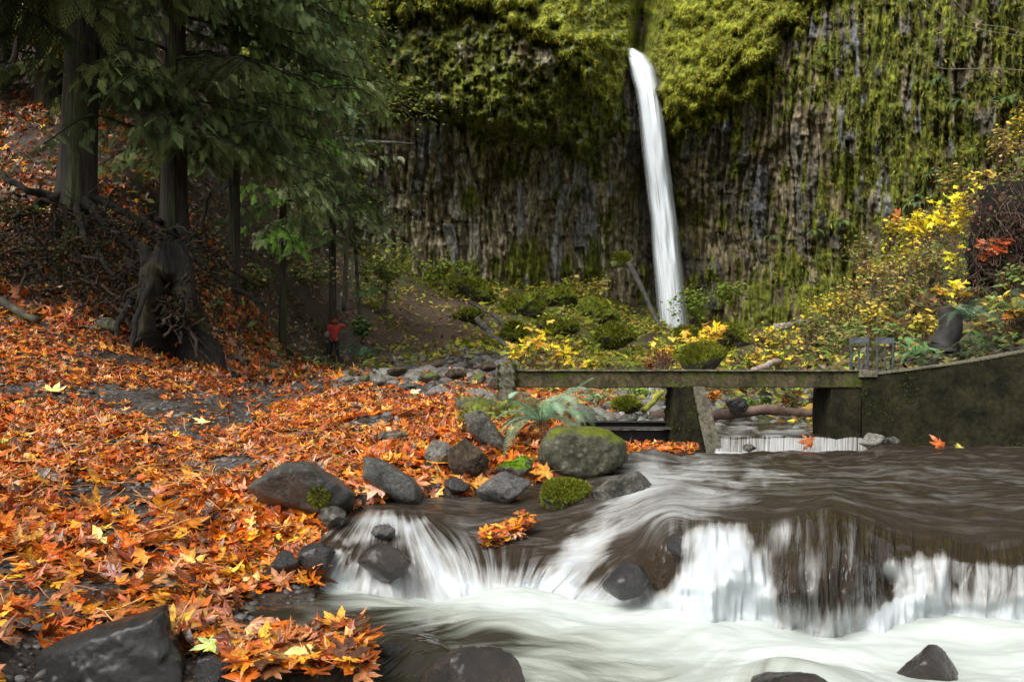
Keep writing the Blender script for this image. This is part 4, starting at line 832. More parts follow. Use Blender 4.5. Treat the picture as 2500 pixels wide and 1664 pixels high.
# ------------------------------------------------------------------ trees
def trunk_mesh(name, path, rad_, par, col, flare=None, k=40, seed=0, flute=.05):
    path = np.asarray(path, float); n = 90; t = np.linspace(0, 1, n); tt = np.linspace(0, 1, len(path))
    p = np.stack([np.interp(t, tt, path[:, a]) for a in range(3)], -1); ker_ = np.hanning(13); ker_ /= ker_.sum(); p = np.stack([np.convolve(np.pad(p[:, a], 6, mode='edge'), ker_, 'valid') for a in range(3)], -1)
    r = np.interp(t, np.linspace(0, 1, len(rad_)), rad_); a = np.linspace(0, 2 * np.pi, k * 2, endpoint=False); T_, A_ = np.meshgrid(t, a, indexing='ij')
    H = (p[:, 2] - p[0, 2])[:, None]; fl_ = 0
    if flare: fl_ = flare[0] * np.exp(-H / flare[1]) * (1 + .55 * np.cos(5 * A_ + seed) + .4 * np.cos(3 * A_ + 2 * seed + 1))
    rr = r[:, None] * (1 + fl_) * (1 + flute * fbm(v3(np.cos(A_) * 3.5, np.sin(A_) * 3.5, H * .12 + seed), 4, seed) + .6 * flute * vnoise(v3(np.cos(A_) * 11, np.sin(A_) * 11, H * .2), seed))
    V_ = p[:, None] + rr[..., None] * np.stack([np.cos(A_), np.sin(A_), 0 * A_], -1)
    c = np.array(col) * (1 + .35 * fbm(v3(np.cos(A_) * 5, np.sin(A_) * 5, H * .5), 4, seed + 3))[..., None]
    mg = sm(fbm(v3(np.cos(A_) * 2, np.sin(A_) * 2, H * .6), 3, seed + 5) * 1.3 + .25 * (H < 1.5) - .1); c = c + (np.array([.05, .065, .015]) - c) * (mg * .7)[..., None]
    loc = np.array(par.location) if par else 0
    return mesh(name, (V_ - loc).reshape(-1, 3), grid_faces(n, 2 * k, True), M_BARK, c.reshape(-1, 3), parent=par)
# cedar spray: flat fan of thin leaflets
ST, SF = [(0, 0, 0)], []
def leaflet(x, y, a, L, w_, dz):
    b0 = len(ST); ca, sa = math.cos(a), math.sin(a); z0 = -.12 * (x * x + y * y); ST.extend([(x - sa * w_, y + ca * w_, z0), (x + sa * w_, y - ca * w_, z0), (x + ca * L, y + sa * L, z0 + dz)]); SF.append((b0, b0 + 1, b0 + 2))
leaflet(0, 0, math.pi / 2, 1.0, .012, -.2)
for i in range(6):
    y = .05 + .15 * i; Ls = .42 * (1 - .7 * y)
    for s in (-1, 1):
        an = math.pi / 2 + s * (.8 - .3 * y); leaflet(0, y + .04 * s, an, Ls, .026, -.05 - .25 * Ls)
        for f_ in (.4, .72): leaflet(math.cos(an) * Ls * f_, y + .04 * s + math.sin(an) * Ls * f_, an - s * .5, Ls * .42, .026, -.05)
ST = np.array(ST, float); SF = np.array(SF); SSH = .8 + .45 * np.clip(np.hypot(ST[:, 0], ST[:, 1]), 0, 1)
def cedar(name, label, base, topz, r0, boughs, col_leaf, trunkcol=(.04, .032, .025), flare=(1.1, .9), lean=(0, 0), seed=0, dens=1.0, sprs=.28, visible_trunk=True):
    rs = np.random.default_rng(seed); base = np.asarray(base, float); t = thing(name, base, label, 'tree', 'cedars on the left hillside')
    top_ = base + [lean[0], lean[1], topz]; path = [base - [0, 0, .6], base, base + (top_ - base) * .33, base + (top_ - base) * .66, top_]
    path = np.array([base + (top_ - base) * x for x in (-.09, 0, .15, .3, .5, .75, 1)]); trunk_mesh('trunk', path, [r0, r0, r0 * .93, r0 * .85, r0 * .7, r0 * .45, r0 * .1], t, trunkcol, flare, seed=seed)
    pos, fw, up, sz, cl = [], [], [], [], []; br = []
    for (z0, az, L, rise, droop) in boughs:
        o_ = base + (top_ - base) * z0 / topz + [0, 0, 0]; d_ = np.array([math.sin(az), math.cos(az), 0]); n = max(8, int(L / .11)); s_ = np.linspace(0, 1, n)
        pth = o_ + d_ * (L * s_)[:, None] + np.array([0, 0, 1]) * (rise * s_ - droop * s_ ** 2)[:, None] + np.stack([vnoise(v3(s_ * 3, z0 * 7, k_)) for k_ in range(3)], -1) * .12 * L * s_[:, None]
        br.append((*tube(pth - base, np.linspace(.035, .006, n) * (L / 4) ** .5 + .004, 5), np.array(trunkcol) * .8))
        tg = unit(np.gradient(pth, axis=0)); side = unit(np.cross(tg, [0, 0, 1])); bc = np.array(col_leaf[rs.integers(len(col_leaf))]) * math.exp(rs.normal(0, .2))
        for i in range(max(2, int(n * .12)), n):
            for sg in (-1, 1):
                if rs.uniform() > dens * .95: continue
                l2 = (L * .26) * (1 - .7 * s_[i]) * rs.uniform(.5, 1.1) + .15; m = max(1, int(l2 / .2)); dd = unit(side[i] * sg + tg[i] * rs.uniform(.5, 1.0) + [0, 0, rs.uniform(-.3, .1)])
                q_ = np.linspace(.1, .8, m); pp = pth[i] + dd * (l2 * q_)[:, None] + np.array([0, 0, -1]) * (.5 * l2 * q_ ** 2)[:, None]
                f_ = unit(dd[None] + np.array([0, 0, -1]) * (.5 + 1.0 * q_)[:, None] + rs.normal(0, .42, (m, 3)))
                pos.append(pp); fw.append(f_); up.append(unit(np.array([0, 0, 1]) + rs.normal(0, .35, (m, 3)))); sz.append(rs.uniform(.7, 1.3, m) * sprs); cl.append(bc * np.exp(rs.normal(0, .38, (m, 1))) * (1 + .25 * q_[:, None]))
    pos = np.concatenate(pos); M = frames(np.concatenate(fw), np.concatenate(up)); g = inst(ST, SF, pos - base, M, np.concatenate(sz), np.concatenate(cl), SSH)
    b_ = join(br); mesh('branches', b_[0], b_[1], M_BARK, b_[2], parent=t); mesh('crown', g[0], g[1], M_CEDAR, g[2], False, parent=t); return t
def bgs(rs, zs, azr, Lr, droop=(.8, 1.6), rise=.5):
    return [(z, rs.uniform(*azr), rs.uniform(*Lr), rise * rs.uniform(.3, 1.2), rs.uniform(*droop) * 1.0) for z in zs]
rs = np.random.default_rng(5); D2 = math.pi / 180
GD = [(.05, .065, .02), (.075, .09, .03), (.05, .075, .03)]; GM = [(.11, .15, .045), (.16, .2, .065), (.12, .17, .065)]; GL_ = [(.3, .42, .14), (.42, .5, .24), (.34, .46, .24), (.22, .42, .07)]
b1_ = P(188, 505, 17.2); cedar('cedar_tree', 'big fluted cedar trunk flaring into roots at the upper left', b1_, 15, .33, bgs(rs, rs.uniform(2.2, 4.2, 9), (60 * D2, 130 * D2), (1.2, 2.6)) + bgs(rs, rs.uniform(4.6, 15, 50), (20 * D2, 300 * D2), (2, 4)), GD, flare=(.75, .8), lean=(.5, 0), seed=1, dens=.7)
b2_ = P(425, 560, 19.5); cedar('cedar_tree', 'mossy cedar behind drooping green boughs, second trunk from the left', b2_, 17, .27, bgs(rs, rs.uniform(1.6, 7.5, 58), (50 * D2, 220 * D2), (1.8, 4.2)) + bgs(rs, rs.uniform(5, 17, 38), (0, 360 * D2), (2, 3.6)), GD + GM, flare=(.8, .9), seed=2, dens=.8)
b3_ = P(572, 640, 22); cedar('cedar_tree', 'slim dark cedar trunk right of the two big ones on the hillside', b3_, 16, .14, bgs(rs, rs.uniform(2.4, 9, 66), (40 * D2, 240 * D2), (1.6, 4.2)) + bgs(rs, rs.uniform(7, 16, 34), (0, 360 * D2), (2, 3.6)), GM, flare=(.5, .5), seed=3, dens=.8)
b4_ = P(690, 760, 26); cedar('cedar_tree', 'bright green cedar whose lacy boughs hang beside the cliff', b4_, 18, .1, bgs(rs, rs.uniform(2.2, 12.5, 104), (50 * D2, 220 * D2), (1.3, 3.4)) + bgs(rs, rs.uniform(9, 18, 24), (0, 360 * D2), (2, 3)), GL_ + GM, flare=(.4, .5), seed=4, dens=.85, sprs=.3)
b5_ = P(812, 800, 34); cedar('cedar_tree', 'small dark cedar trunk rising behind the hiker in red', b5_, 13, .14, bgs(rs, rs.uniform(2.9, 9, 60), (30 * D2, 330 * D2), (1.0, 2.4), (.3, .8)), GD + GM, flare=(.9, .5), seed=5, dens=.8, sprs=.3)
b6_ = P(-180, 560, 18); cedar('cedar_tree', 'unseen cedar added just beyond the left edge to shade the slope', b6_, 16, .3, bgs(rs, rs.uniform(5.5, 16, 40), (0, 360 * D2), (2, 4)), GD, seed=6, dens=.5)  # unseen tree, added so its crown keeps light off the left slope
cedar('cedar_tree', 'tall unseen cedar added on the left bank to shade the hillside', P(-560, 700, 13), 17, .35, bgs(rs, rs.uniform(5, 17, 60), (20 * D2, 180 * D2), (3, 6)), GD, seed=7, dens=.6, sprs=.6)  # added out of view to throw shade over the left hillside
cedar('cedar_tree', 'upper slope cedar added so its high crown shades the hillside', P(120, 330, 25), 16, .35, bgs(rs, rs.uniform(2, 16, 70), (0, 360 * D2), (3, 5)), GD, seed=8, dens=.6, sprs=.55)  # added for its dense crown, which blocks light above the slope
# thin mossy maple stems at the top left
def stem_tree(label, pts, rads, col, name='young_maple', grp=None, limbs=(), leafy=None, cat='tree'):
    p = np.array([P(*q_) for q_ in pts]); base = p[0]; t = thing(name, base, label, cat, grp); n = 40; s_ = np.linspace(0, 1, n)
    pp = np.stack([np.interp(s_, np.linspace(0, 1, len(p)), p[:, a]) for a in range(3)], -1) - base; pp += np.stack([vnoise(v3(s_ * 6, k_, p[0, 0])) for k_ in range(3)], -1) * .05
    v_, f_ = tube(pp, np.interp(s_, [0, 1], rads), 8); c = np.array(col) * (1 + .4 * fbm(v_ * 6, 3, 3))[:, None]; mesh('trunk', v_, f_, M_BARK, c, parent=t)
    for L_ in limbs:
        q_ = np.array([P(*x) for x in L_]) - base; m = 24; s2 = np.linspace(0, 1, m); qq = np.stack([np.interp(s2, np.linspace(0, 1, len(q_)), q_[:, a]) for a in range(3)], -1); qq += np.stack([vnoise(v3(s2 * 7, k_, q_[0, 0])) for k_ in range(3)], -1) * .05 * np.sin(s2 * np.pi)[:, None]
        v_, f_ = tube(qq, np.linspace(rads[0] * .5, rads[0] * .15, m), 6); mesh('limb', v_, f_, M_BARK, np.broadcast_to(np.array(col), (len(v_), 3)), parent=t)
    return t
mossb = (.09, .085, .02); darkb = (.035, .028, .02)
stem_tree('thin dark maple stem curving up left of the big cedar', [(25, 175, 19), (45, 110, 19), (68, 40, 19), (75, -80, 19)], (.07, .05), darkb, limbs=[[(68, 30, 19), (110, 50, 18), (175, 48, 17)], [(60, 70, 19), (120, 66, 18), (172, 66, 17)]])
stem_tree('mossy maple limb leaning up to the right beside the cedar trunk', [(78, 190, 18.5), (105, 150, 18.5), (150, 90, 18), (200, -40, 17.8)], (.06, .04), mossb)
stem_tree('dark stem at the top left corner', [(2, 160, 21), (8, 60, 21), (14, -60, 21)], (.13, .12), darkb)
stem_tree('mossy branching stem near the top of the left hillside', [(108, 110, 21), (118, 40, 21), (128, -60, 21)], (.07, .05), mossb)
stem_tree('low bent sapling between the big cedar and the hollow stump', [(500, 590, 21), (500, 540, 21), (510, 470, 21)], (.06, .04), darkb)
# overhanging dead branches crossing the top left corner
# roots of the big cedars and the hollow stump
def root_obj(name, label, runs, col=(.045, .035, .025)):
    parts = []; 
    for pts, r0, r1_ in runs:
        p = np.array([P(*q_) for q_ in pts]); n = 36; s_ = np.linspace(0, 1, n); pp = np.stack([np.interp(s_, np.linspace(0, 1, len(p)), p[:, a]) for a in range(3)], -1); pp += np.stack([vnoise(v3(s_ * 5, k_, p[0, 0] * 3 + r0)) for k_ in range(3)], -1) * r0 * .9
        v_, f_ = tube(pp, np.interp(s_, [0, 1], [r0, r1_]), 9); v_ = v_ + r0 * .4 * np.stack([fbm(v_ * 5 + k_ * 4, 3, 5) for k_ in range(3)], -1); parts.append((v_, f_, np.array(col)))
    c0 = parts[0][0].mean(0); g = join(parts); o = mesh(name, g[0] - c0, g[1], M_BARK, g[2] * .5 * (1 + .7 * fbm(g[0] * 4, 3, 6))[:, None]); o.location = tuple(c0); return tag(o, label, 'roots')
root_obj('tree_roots', 'thick roots running down from the big cedar trunk to the hollow stump', [([(210, 485, 17), (260, 540, 16.6), (330, 610, 15.8), (400, 660, 15.2)], .1, .04), ([(230, 480, 17.1), (300, 510, 17), (390, 570, 16.5), (450, 640, 15.6)], .08, .03), ([(150, 470, 17), (90, 500, 16.6), (20, 540, 16)], .08, .03), ([(190, 500, 16.8), (210, 580, 16), (260, 650, 15.2), (330, 720, 14.8)], .08, .03), ([(320, 640, 15.4), (345, 690, 14.8), (350, 760, 14.4)], .07, .03), ([(140, 480, 17), (60, 470, 16.6), (-10, 420, 16.8)], .08, .04)], (.035, .028, .018))
dk = []
for k in range(420):
    u_, v_ = rs.uniform(-20, 470), 0; v_ = 480 + .35 * max(0, u_ - 200) + rs.uniform(0, 240); y_ = float(np.interp(v_, [480, 740], [17.2, 14.3])); a_ = P(u_, v_, y_ - .1); e_ = a_ + [rs.normal(0, .3), rs.normal(-.1, .2), rs.normal(-.15, .25)]
    dk.append((*tube(wob(a_, e_, 8, .15, k), rs.uniform(.006, .028), 4, False), np.array([.05, .035, .022]) * rs.uniform(.5, 1.6)))
g = join(dk); o = mesh('root_tangle', g[0], g[1], M_BARK, g[2]); kind(o, 'stuff', 'tangle of fine roots and dead sticks below the cedar trunks')
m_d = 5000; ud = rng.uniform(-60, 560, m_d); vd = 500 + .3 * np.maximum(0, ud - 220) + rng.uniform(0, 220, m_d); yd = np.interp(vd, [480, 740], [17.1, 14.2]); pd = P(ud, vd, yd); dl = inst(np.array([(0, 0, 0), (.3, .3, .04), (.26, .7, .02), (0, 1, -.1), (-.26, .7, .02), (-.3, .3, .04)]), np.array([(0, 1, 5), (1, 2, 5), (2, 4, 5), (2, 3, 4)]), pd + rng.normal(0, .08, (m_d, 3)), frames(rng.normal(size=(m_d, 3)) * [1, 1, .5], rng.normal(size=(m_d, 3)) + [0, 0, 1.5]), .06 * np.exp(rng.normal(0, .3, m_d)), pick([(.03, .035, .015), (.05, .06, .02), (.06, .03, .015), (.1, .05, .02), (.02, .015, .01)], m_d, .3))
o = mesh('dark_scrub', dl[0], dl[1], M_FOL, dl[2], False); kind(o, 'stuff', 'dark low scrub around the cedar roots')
root_obj('tree_roots', 'mossy roots spreading left from the foot of the second cedar', [([(400, 545, 19.3), (370, 520, 19), (340, 560, 18.5)], .1, .05), ([(440, 560, 19), (480, 620, 18), (560, 700, 17.2), (650, 740, 17)], .1, .03), ([(420, 570, 19), (400, 620, 17.5), (430, 680, 16)], .12, .06), ([(470, 560, 19.3), (540, 640, 19), (600, 680, 19)], .07, .03)], (.03, .026, .015))
def stump():
    base = P(428, 862, 14.6); t = thing('hollow_stump', base, 'huge dark hollow cedar stump with a black cave at its foot', 'stump')
    n, k = 110, 160; a = np.linspace(0, 2 * np.pi, k, endpoint=False); h = np.linspace(-.3, 1.75, n); A_, H = np.meshgrid(a, h)
    r = .36 + .42 * np.exp(-np.clip(H, 0, None) / .75) * (1 + .22 * np.cos(4 * A_ + 1)) + .05 * fbm(v3(np.cos(A_) * 3, np.sin(A_) * 3, H * .7), 4, 5)
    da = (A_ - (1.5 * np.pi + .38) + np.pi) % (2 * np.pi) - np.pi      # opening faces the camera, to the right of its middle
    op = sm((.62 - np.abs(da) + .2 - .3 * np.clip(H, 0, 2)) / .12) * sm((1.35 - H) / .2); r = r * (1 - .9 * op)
    r *= np.where(H > 1.3, 1 - .45 * sm((H - 1.3) / .45) * (.5 + .5 * np.cos(3 * A_)), 1)
    V_ = np.stack([r * np.cos(A_) - .12 * H, r * np.sin(A_), H + .1 * vnoise(v3(A_ * 3, 0)) * (H > 1.2)], -1)
    V_ = V_ + .05 * np.stack([fbm(V_ * [4, 4, 1.4] + k_ * 7, 4, 30 + k_) for k_ in range(3)], -1); c = np.array([.013, .01, .007]) * (1 + .6 * fbm(V_ * 5, 4, 8))[..., None]; c = c * (1 - .9 * op[..., None])  # colour inside the opening is darkened to stand for the hollow's shade
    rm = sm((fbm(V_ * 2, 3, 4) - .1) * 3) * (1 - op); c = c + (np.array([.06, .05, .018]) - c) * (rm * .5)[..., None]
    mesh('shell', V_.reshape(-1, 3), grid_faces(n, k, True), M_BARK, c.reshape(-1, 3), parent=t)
    for q_ in ([(-.5, -.4, .9), (-.62, -.75, .4), (-.55, -.95, -.2)], [(-.2, -.5, 1.1), (-.3, -.85, .45), (-.28, -1.05, -.2)]):
        v_, f_ = tube(np.array([np.interp(np.linspace(0, 1, 16), [0, .5, 1], [p_[a_] for p_ in q_]) for a_ in range(3)]).T, np.linspace(.055, .03, 16), 8); mesh('root', v_ + .02 * fbm(v_ * 6, 3, 2)[:, None], f_, M_BARK, np.broadcast_to([.014, .011, .008], (len(v_), 3)), parent=t)
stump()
def log_(label, a, b_, r0, r1_, col, name='log', cat='log', mat=None, amp=.03, seed=0):
    p = wob(P(*a), P(*b_), 30, amp, seed); c0 = p.mean(0); v_, f_ = tube(p - c0, np.linspace(r0, r1_, 30), 14); v_ = v_ * 1.0 + r0 * .12 * np.stack([fbm(v_ * 3 / max(r0, .02) * .3 + k_ * 5, 3, 8) for k_ in range(3)], -1)
    o = mesh(name, v_, f_, mat or M_WOOD, np.array(col) * (1 + .5 * fbm(v_ * 4, 4, seed))[:, None]); o.location = tuple(c0); return tag(o, label, cat)
log_('grey log leaning against the rock just left of the waterfall', (1535, 640, 47.5), (1612, 800, 46.5), .15, .12, (.07, .06, .05), seed=1, amp=.008)
log_('mossy ledge log at the head of the leaning log', (1492, 648, 48), (1545, 636, 48), .2, .2, (.12, .13, .03), seed=2)
log_('dark fallen log lying on the slope at the left edge', (-10, 728, 13.8), (92, 782, 13.2), .07, .05, (.05, .043, .026), seed=3)
log_('long dark brown log behind the weir under the beam', (1590, 1018, 12.2), (1985, 1006, 12.6), .09, .06, (.11, .07, .05), seed=4)
log_('thin reddish branch slanting above the mossy boulder under the beam', (1448, 950, 13), (1530, 978, 12.4), .035, .03, (.3, .13, .06), seed=5, name='branch', cat='branch')
log_('yellow moss covered branch at the small cascade under the beam', (1572, 1002, 11.8), (1618, 955, 12.2), .04, .03, (.3, .3, .03), seed=6, name='branch', cat='branch')
log_('pale driftwood lying along the back edge of the beam', (1840, 905, 12.5), (1905, 880, 13.5), .05, .04, (.36, .28, .24), seed=7)
log_('grey timber lying on the scree left of the mossy mounds', (1165, 780, 36), (1250, 860, 33), .13, .09, (.1, .09, .08), seed=8)
log_('broken grey plank below the right cliff', (1890, 800, 30), (1975, 788, 30), .14, .1, (.2, .19, .17), seed=9, name='plank', cat='plank')
log_('dark broken tree snag beside the fern on the right bank', (2305, 860, 11.2), (2318, 752, 11.2), .17, .12, (.03, .027, .026), seed=10, name='tree_snag', cat='snag', amp=.08)
for k, (a, b_, lb) in enumerate([((1145, 735), (1190, 765), 'upper grey stick on the mossy scree'), ((1200, 765), (1265, 830), 'second grey stick on the mossy scree'), ((840, 338), (1010, 352), 'pale twig crossing in front of the left cliff')]):
    log_(lb, (*a, 37), (*b_, 36), .07, .04, (.09, .085, .075), name='branch', cat='branch', seed=20 + k)
for k, (pts, lb) in enumerate([([(2250, 130), (2300, 160), (2380, 175), (2520, 178)], 'lower hanging bare vine at the top right'), ([(2255, 0), (2330, 50), (2420, 85), (2520, 100)], 'upper hanging bare vine at the top right'), ([(2330, 0), (2400, 60), (2520, 95)], 'second bare vine near the upper one'), ([(2520, 652), (2440, 655), (2350, 660)], 'long bare twig across the bramble bank'), ([(2060, 635), (2130, 632), (2200, 630)], 'bare twig in front of the cliff above the yellow bushes')]):
    p = np.array([P(u, v, 16) for u, v in pts]); s_ = np.linspace(0, 1, 30); pp = np.stack([np.interp(s_, np.linspace(0, 1, len(p)), p[:, a]) for a in range(3)], -1); pp[:, 2] -= .06 * np.sin(s_ * 6); c0 = pp.mean(0)
    v_, f_ = tube(pp - c0, .007, 5); o = mesh('vine', v_, f_, M_WOOD, np.broadcast_to([.17, .16, .1], (len(v_), 3))); o.location = tuple(c0); tag(o, lb, 'vine')

# ------------------------------------------------------------------ ferns
PT = np.array([(0, -.26, 0), (0, .26, 0), (.7, .14, -.05), (1, .05, -.12), (.7, -.16, -.05)]); PF = np.array([(0, 4, 1), (4, 2, 1), (4, 3, 2)])
def frond(az, L, h, droop, npn=34, wid=.19, twist=0.):
    s_ = np.linspace(.02, 1, npn); d_ = np.array([math.sin(az), math.cos(az), 0]); p = d_ * (L * (s_ - .18 * s_ ** 3))[:, None] + np.array([0, 0, 1]) * (h * L * s_ - droop * L * s_ ** 2.2)[:, None]
    tg = unit(np.gradient(p, axis=0)); side = unit(np.cross(tg, [0, 0, 1.0])); nrm = np.cross(side, tg); w_ = wid * L * np.sin(np.pi * np.clip(s_, 0, 1) ** .75 * .93 + .12) ** .8; w_[s_ < .12] = .01
    out = []
    for sg in (-1, 1):
        f_ = unit(side * sg + tg * .35 - nrm * .15); sx = f_; sy = unit(tg - f_ * (tg * f_).sum(-1, keepdims=True)); sz = np.cross(sx, sy)
        M = np.stack([sx, sy, sz], -1); tv = PT * [1, .9, 1]; scl = np.stack([w_, np.full(npn, L / npn * .95), w_], -1)
        out.append((M, scl, p))
    V_ = np.concatenate([(np.einsum('nij,nkj->nki', M, PT[None] * scl[:, None, :]) + p_[:, None]).reshape(-1, 3) for M, scl, p_ in out]); nn = len(V_) // len(PT); Fc = (PF[None] + (np.arange(nn) * len(PT))[:, None, None]).reshape(-1, 3)
    tv_, tf_ = tube(p, np.linspace(.006, .002, npn) * (L + .2), 4); return V_, Fc, tv_, tf_
def fern(label, u, v, Y, L, n, cols, parts=False, seed=0, azr=(0, 360), grp='sword ferns', dead=0, h=(.5, 1.1), loc=None):
    rs = np.random.default_rng(seed); base = P(u, v, Y) if loc is None else loc; t = thing('sword_fern', base, label, 'fern', grp); acc = []
    for k in range(n):
        az = R(azr[0] + (azr[1] - azr[0]) * (k + rs.uniform(-.3, .3)) / n); l_ = L * rs.uniform(.7, 1.1); V_, Fc, tv_, tf_ = frond(az, l_, rs.uniform(*h), rs.uniform(.45, .95), 26 if not parts else 44)
        c = np.array(cols[rs.integers(len(cols))]) * math.exp(rs.normal(0, .15)); g = join([(V_, Fc, c), (tv_, tf_, c * .8)])
        if parts: mesh('frond', g[0], g[1], M_FOL, g[2], False, parent=t)
        else: acc.append((g[0], g[1], g[2]))
    for k in range(dead):
        V_, Fc, tv_, tf_ = frond(rs.uniform(0, 6.28), L * .5, .1, .6, 20); acc.append((V_, Fc, np.array([.1, .04, .02])))
    if acc: g = join(acc); mesh('fronds' if not parts else 'dead_fronds', g[0], g[1], M_FOL, g[2], False, parent=t)
    return t
FG = [(.13, .22, .12), (.19, .3, .18), (.1, .18, .09), (.26, .37, .25)]; FY = [(.3, .34, .05), (.2, .28, .05), (.4, .38, .06)]
fern('large bluish green sword fern arching over the big olive boulder', 1322, 1030, 7.0, .52, 24, [(.26, .42, .25), (.33, .48, .33), (.2, .34, .19), (.14, .26, .13)], True, 1, dead=16, h=(.35, 1.25))
fern('low sword fern half hidden behind the big arching fern', 1400, 1020, 8.2, .42, 10, FG, False, 2)
fern('small fern tuft on the grassy edge left of the big fern', 1235, 1010, 8.2, .3, 9, [(.12, .17, .04), (.2, .2, .05)], False, 3)
fern('bright sword fern leaning right of the two metal racks', 2235, 868, 10.8, .45, 12, [(.2, .4, .16), (.26, .46, .2)], False, 4)
fern('dark sword fern hanging beside the black snag', 2370, 775, 10.8, .5, 13, FG, False, 5)
fern('sword fern at the right edge above the wall', 2480, 755, 11, .5, 12, FG + FY, False, 6)
fern('lower shaded fern between the snag and the wall', 2400, 850, 10.6, .42, 10, [(.08, .14, .06)], False, 7)
fern('yellow green fern just behind the middle of the beam', 1480, 890, 13, .45, 11, FY, False, 8)
fern('yellowing fern right of the yellow green fern behind the beam', 1545, 895, 13.5, .4, 10, FY, False, 9)
fern('green fern beside the hiker at the foot of the dirt slope', 880, 872, 30, 1.0, 13, [(.08, .2, .09), (.12, .27, .13)], False, 10)
fern('larger fern on the leafy slope above the hiker', 905, 720, 34, 1.1, 12, [(.12, .24, .07)], False, 11)
fern('tiny green fern growing in the leaves beside the small cascade', 655, 1375, 4.9, .1, 7, [(.08, .3, .06)], False, 12)
fern('small green fern in the litter on the near left bank', 520, 1350, 5.0, .08, 6, [(.1, .26, .05)], False, 13)
for k, (u, v) in enumerate([(2050, 545), (2290, 200), (2350, 250), (2460, 250), (2240, 480), (2270, 430), (1990, 565), (2020, 120), (2230, 500), (1890, 580)]):
    y_, nn_, _, _, _ = cliff_Y(u, v); fern('fern %s on the right cliff face' % ['rooted low in a crack', 'high near the vines', 'right below the upper vine', 'near the right edge', 'above the yellow saplings', 'uppermost over the yellow saplings', 'alone left of the twig', 'at the top beside the bright moss', 'just over the rust leaf', 'beside the dark wet columns'][k], u, v, float(y_) - .2, .9, 8, [(.2, .3, .09), (.14, .24, .1)], False, 30 + k, azr=(90, 270), grp='ferns on the right cliff', h=(.1, .7))

# ------------------------------------------------------------------ shrubs, saplings and undergrowth
OV = np.array([(0, 0, 0), (.3, .3, .04), (.26, .7, .02), (0, 1, -.1), (-.26, .7, .02), (-.3, .3, .04)]); OF = np.array([(0, 1, 5), (1, 2, 5), (2, 4, 5), (2, 3, 4)])
def shrub(label, name, u, v, Y, wpx, hpx, nst, nl, cols, lsz, maple=False, seed=0, stemcol=(.12, .07, .05), grp=None, cat='shrub', layered=True, lean=0.0, stemr=.008):
    rs = np.random.default_rng(seed); base = P(u, v, Y); W = wpx / F * Y / 2; H = hpx / F * Y; t = thing(name, base, label, cat, grp); st = []; tips = []
    for k in range(nst):
        a = rs.uniform(0, 6.28); r_ = W * math.sqrt(rs.uniform(0, 1)); tip = np.array([r_ * math.cos(a) + lean * H, r_ * math.sin(a) * .8, H * rs.uniform(.55, 1.0)]); b0 = np.array([tip[0] * .25, tip[1] * .25, -.05]); n = 12
        p = wob(b0, tip, n, .12, seed * 3 + k); st.append((*tube(p, np.linspace(stemr, stemr * .35, n), 4, False), np.array(stemcol)))
        for m in range(max(3, int(nl / nst))):
            s_ = rs.uniform(.35, 1.0) ** .7; q_ = p[min(n - 1, int(s_ * (n - 1)))]; off = rs.normal(0, 1, 3) * np.array([.2, .2, .05 if layered else .14]) * H * .45; tips.append(q_ + off)
    pos = np.array(tips); m = len(pos); g = join(st); mesh('stems', g[0], g[1], M_WOOD, g[2], parent=t)
    col = pick(cols, m, .2); sz = lsz * np.exp(rng.normal(0, .25, m))
    if maple: lv = leaves(pos, unit(np.array([0, -.35, 1]) + rng.normal(0, .35, (m, 3))), sz, col, Y < 14, .6)
    else:
        yaw = rng.uniform(0, 6.28, m); M = frames(np.stack([np.cos(yaw), np.sin(yaw), rng.uniform(-.6, .2, m)], -1), unit(np.array([0, -.3, 1]) + rng.normal(0, .5, (m, 3)))); lv = inst(OV, OF, pos, M, sz, col)
    mesh('foliage', lv[0], lv[1], M_FOL, lv[2], False, parent=t); return t
YL = [(.88, .62, .03), (.88, .52, .07), (.85, .7, .04), (.75, .5, .1)]; YG = [(.26, .3, .04), (.18, .24, .04), (.4, .36, .05), (.12, .18, .04)]; OR = [(.6, .2, .03), (.5, .14, .03), (.65, .35, .1)]
G1 = 'yellow leaved saplings behind the beam'
for k, a in enumerate([
 ('tall yellow sapling behind the left part of the beam', 1300, 905, 14, 60, 145, 7, 46, YL, .1), ('bushy yellow sapling left of the tall one behind the beam', 1270, 905, 13.4, 60, 80, 7, 44, YL + YG, .09),
 ('golden sapling standing right of the tall one above the beam', 1375, 905, 13.8, 70, 90, 8, 46, YL, .09), ('low yellow plants in front of the yellow green fern', 1440, 905, 12.8, 90, 35, 8, 40, YL + YG, .08),
 ('thin sapling with orange yellow leaves touching the waterfall foot', 1620, 880, 14.2, 70, 60, 8, 34, YL, .1), ('bright yellow sapling just right of the waterfall foot', 1710, 870, 14.5, 120, 85, 11, 70, YL, .11),
 ('yellow plants right of the domed mossy boulder', 1830, 905, 13.6, 110, 70, 10, 60, YL + YG, .09), ('low yellow green plants left of the driftwood', 1900, 905, 13.6, 90, 60, 8, 46, YG + YL, .09)]):
    lb, u, v, Y, w_, h_, ns, nl, cs, ls = a; shrub(lb, 'yellow_sapling', u, v, Y, w_, h_, ns, nl, cs, ls, True, 100 + k, grp=G1)
shrub('reddish brown dead fern clump left of the domed mossy boulder', 'dry_shrub', 1620, 905, 13, 90, 75, 26, 120, [(.22, .07, .03), (.3, .1, .04), (.2, .12, .04)], .05, False, 120)
shrub('small rusty dry clump behind the beam near the ferns', 'dry_shrub', 1590, 908, 13.2, 50, 40, 14, 70, [(.4, .12, .04), (.3, .1, .04)], .05, False, 121)
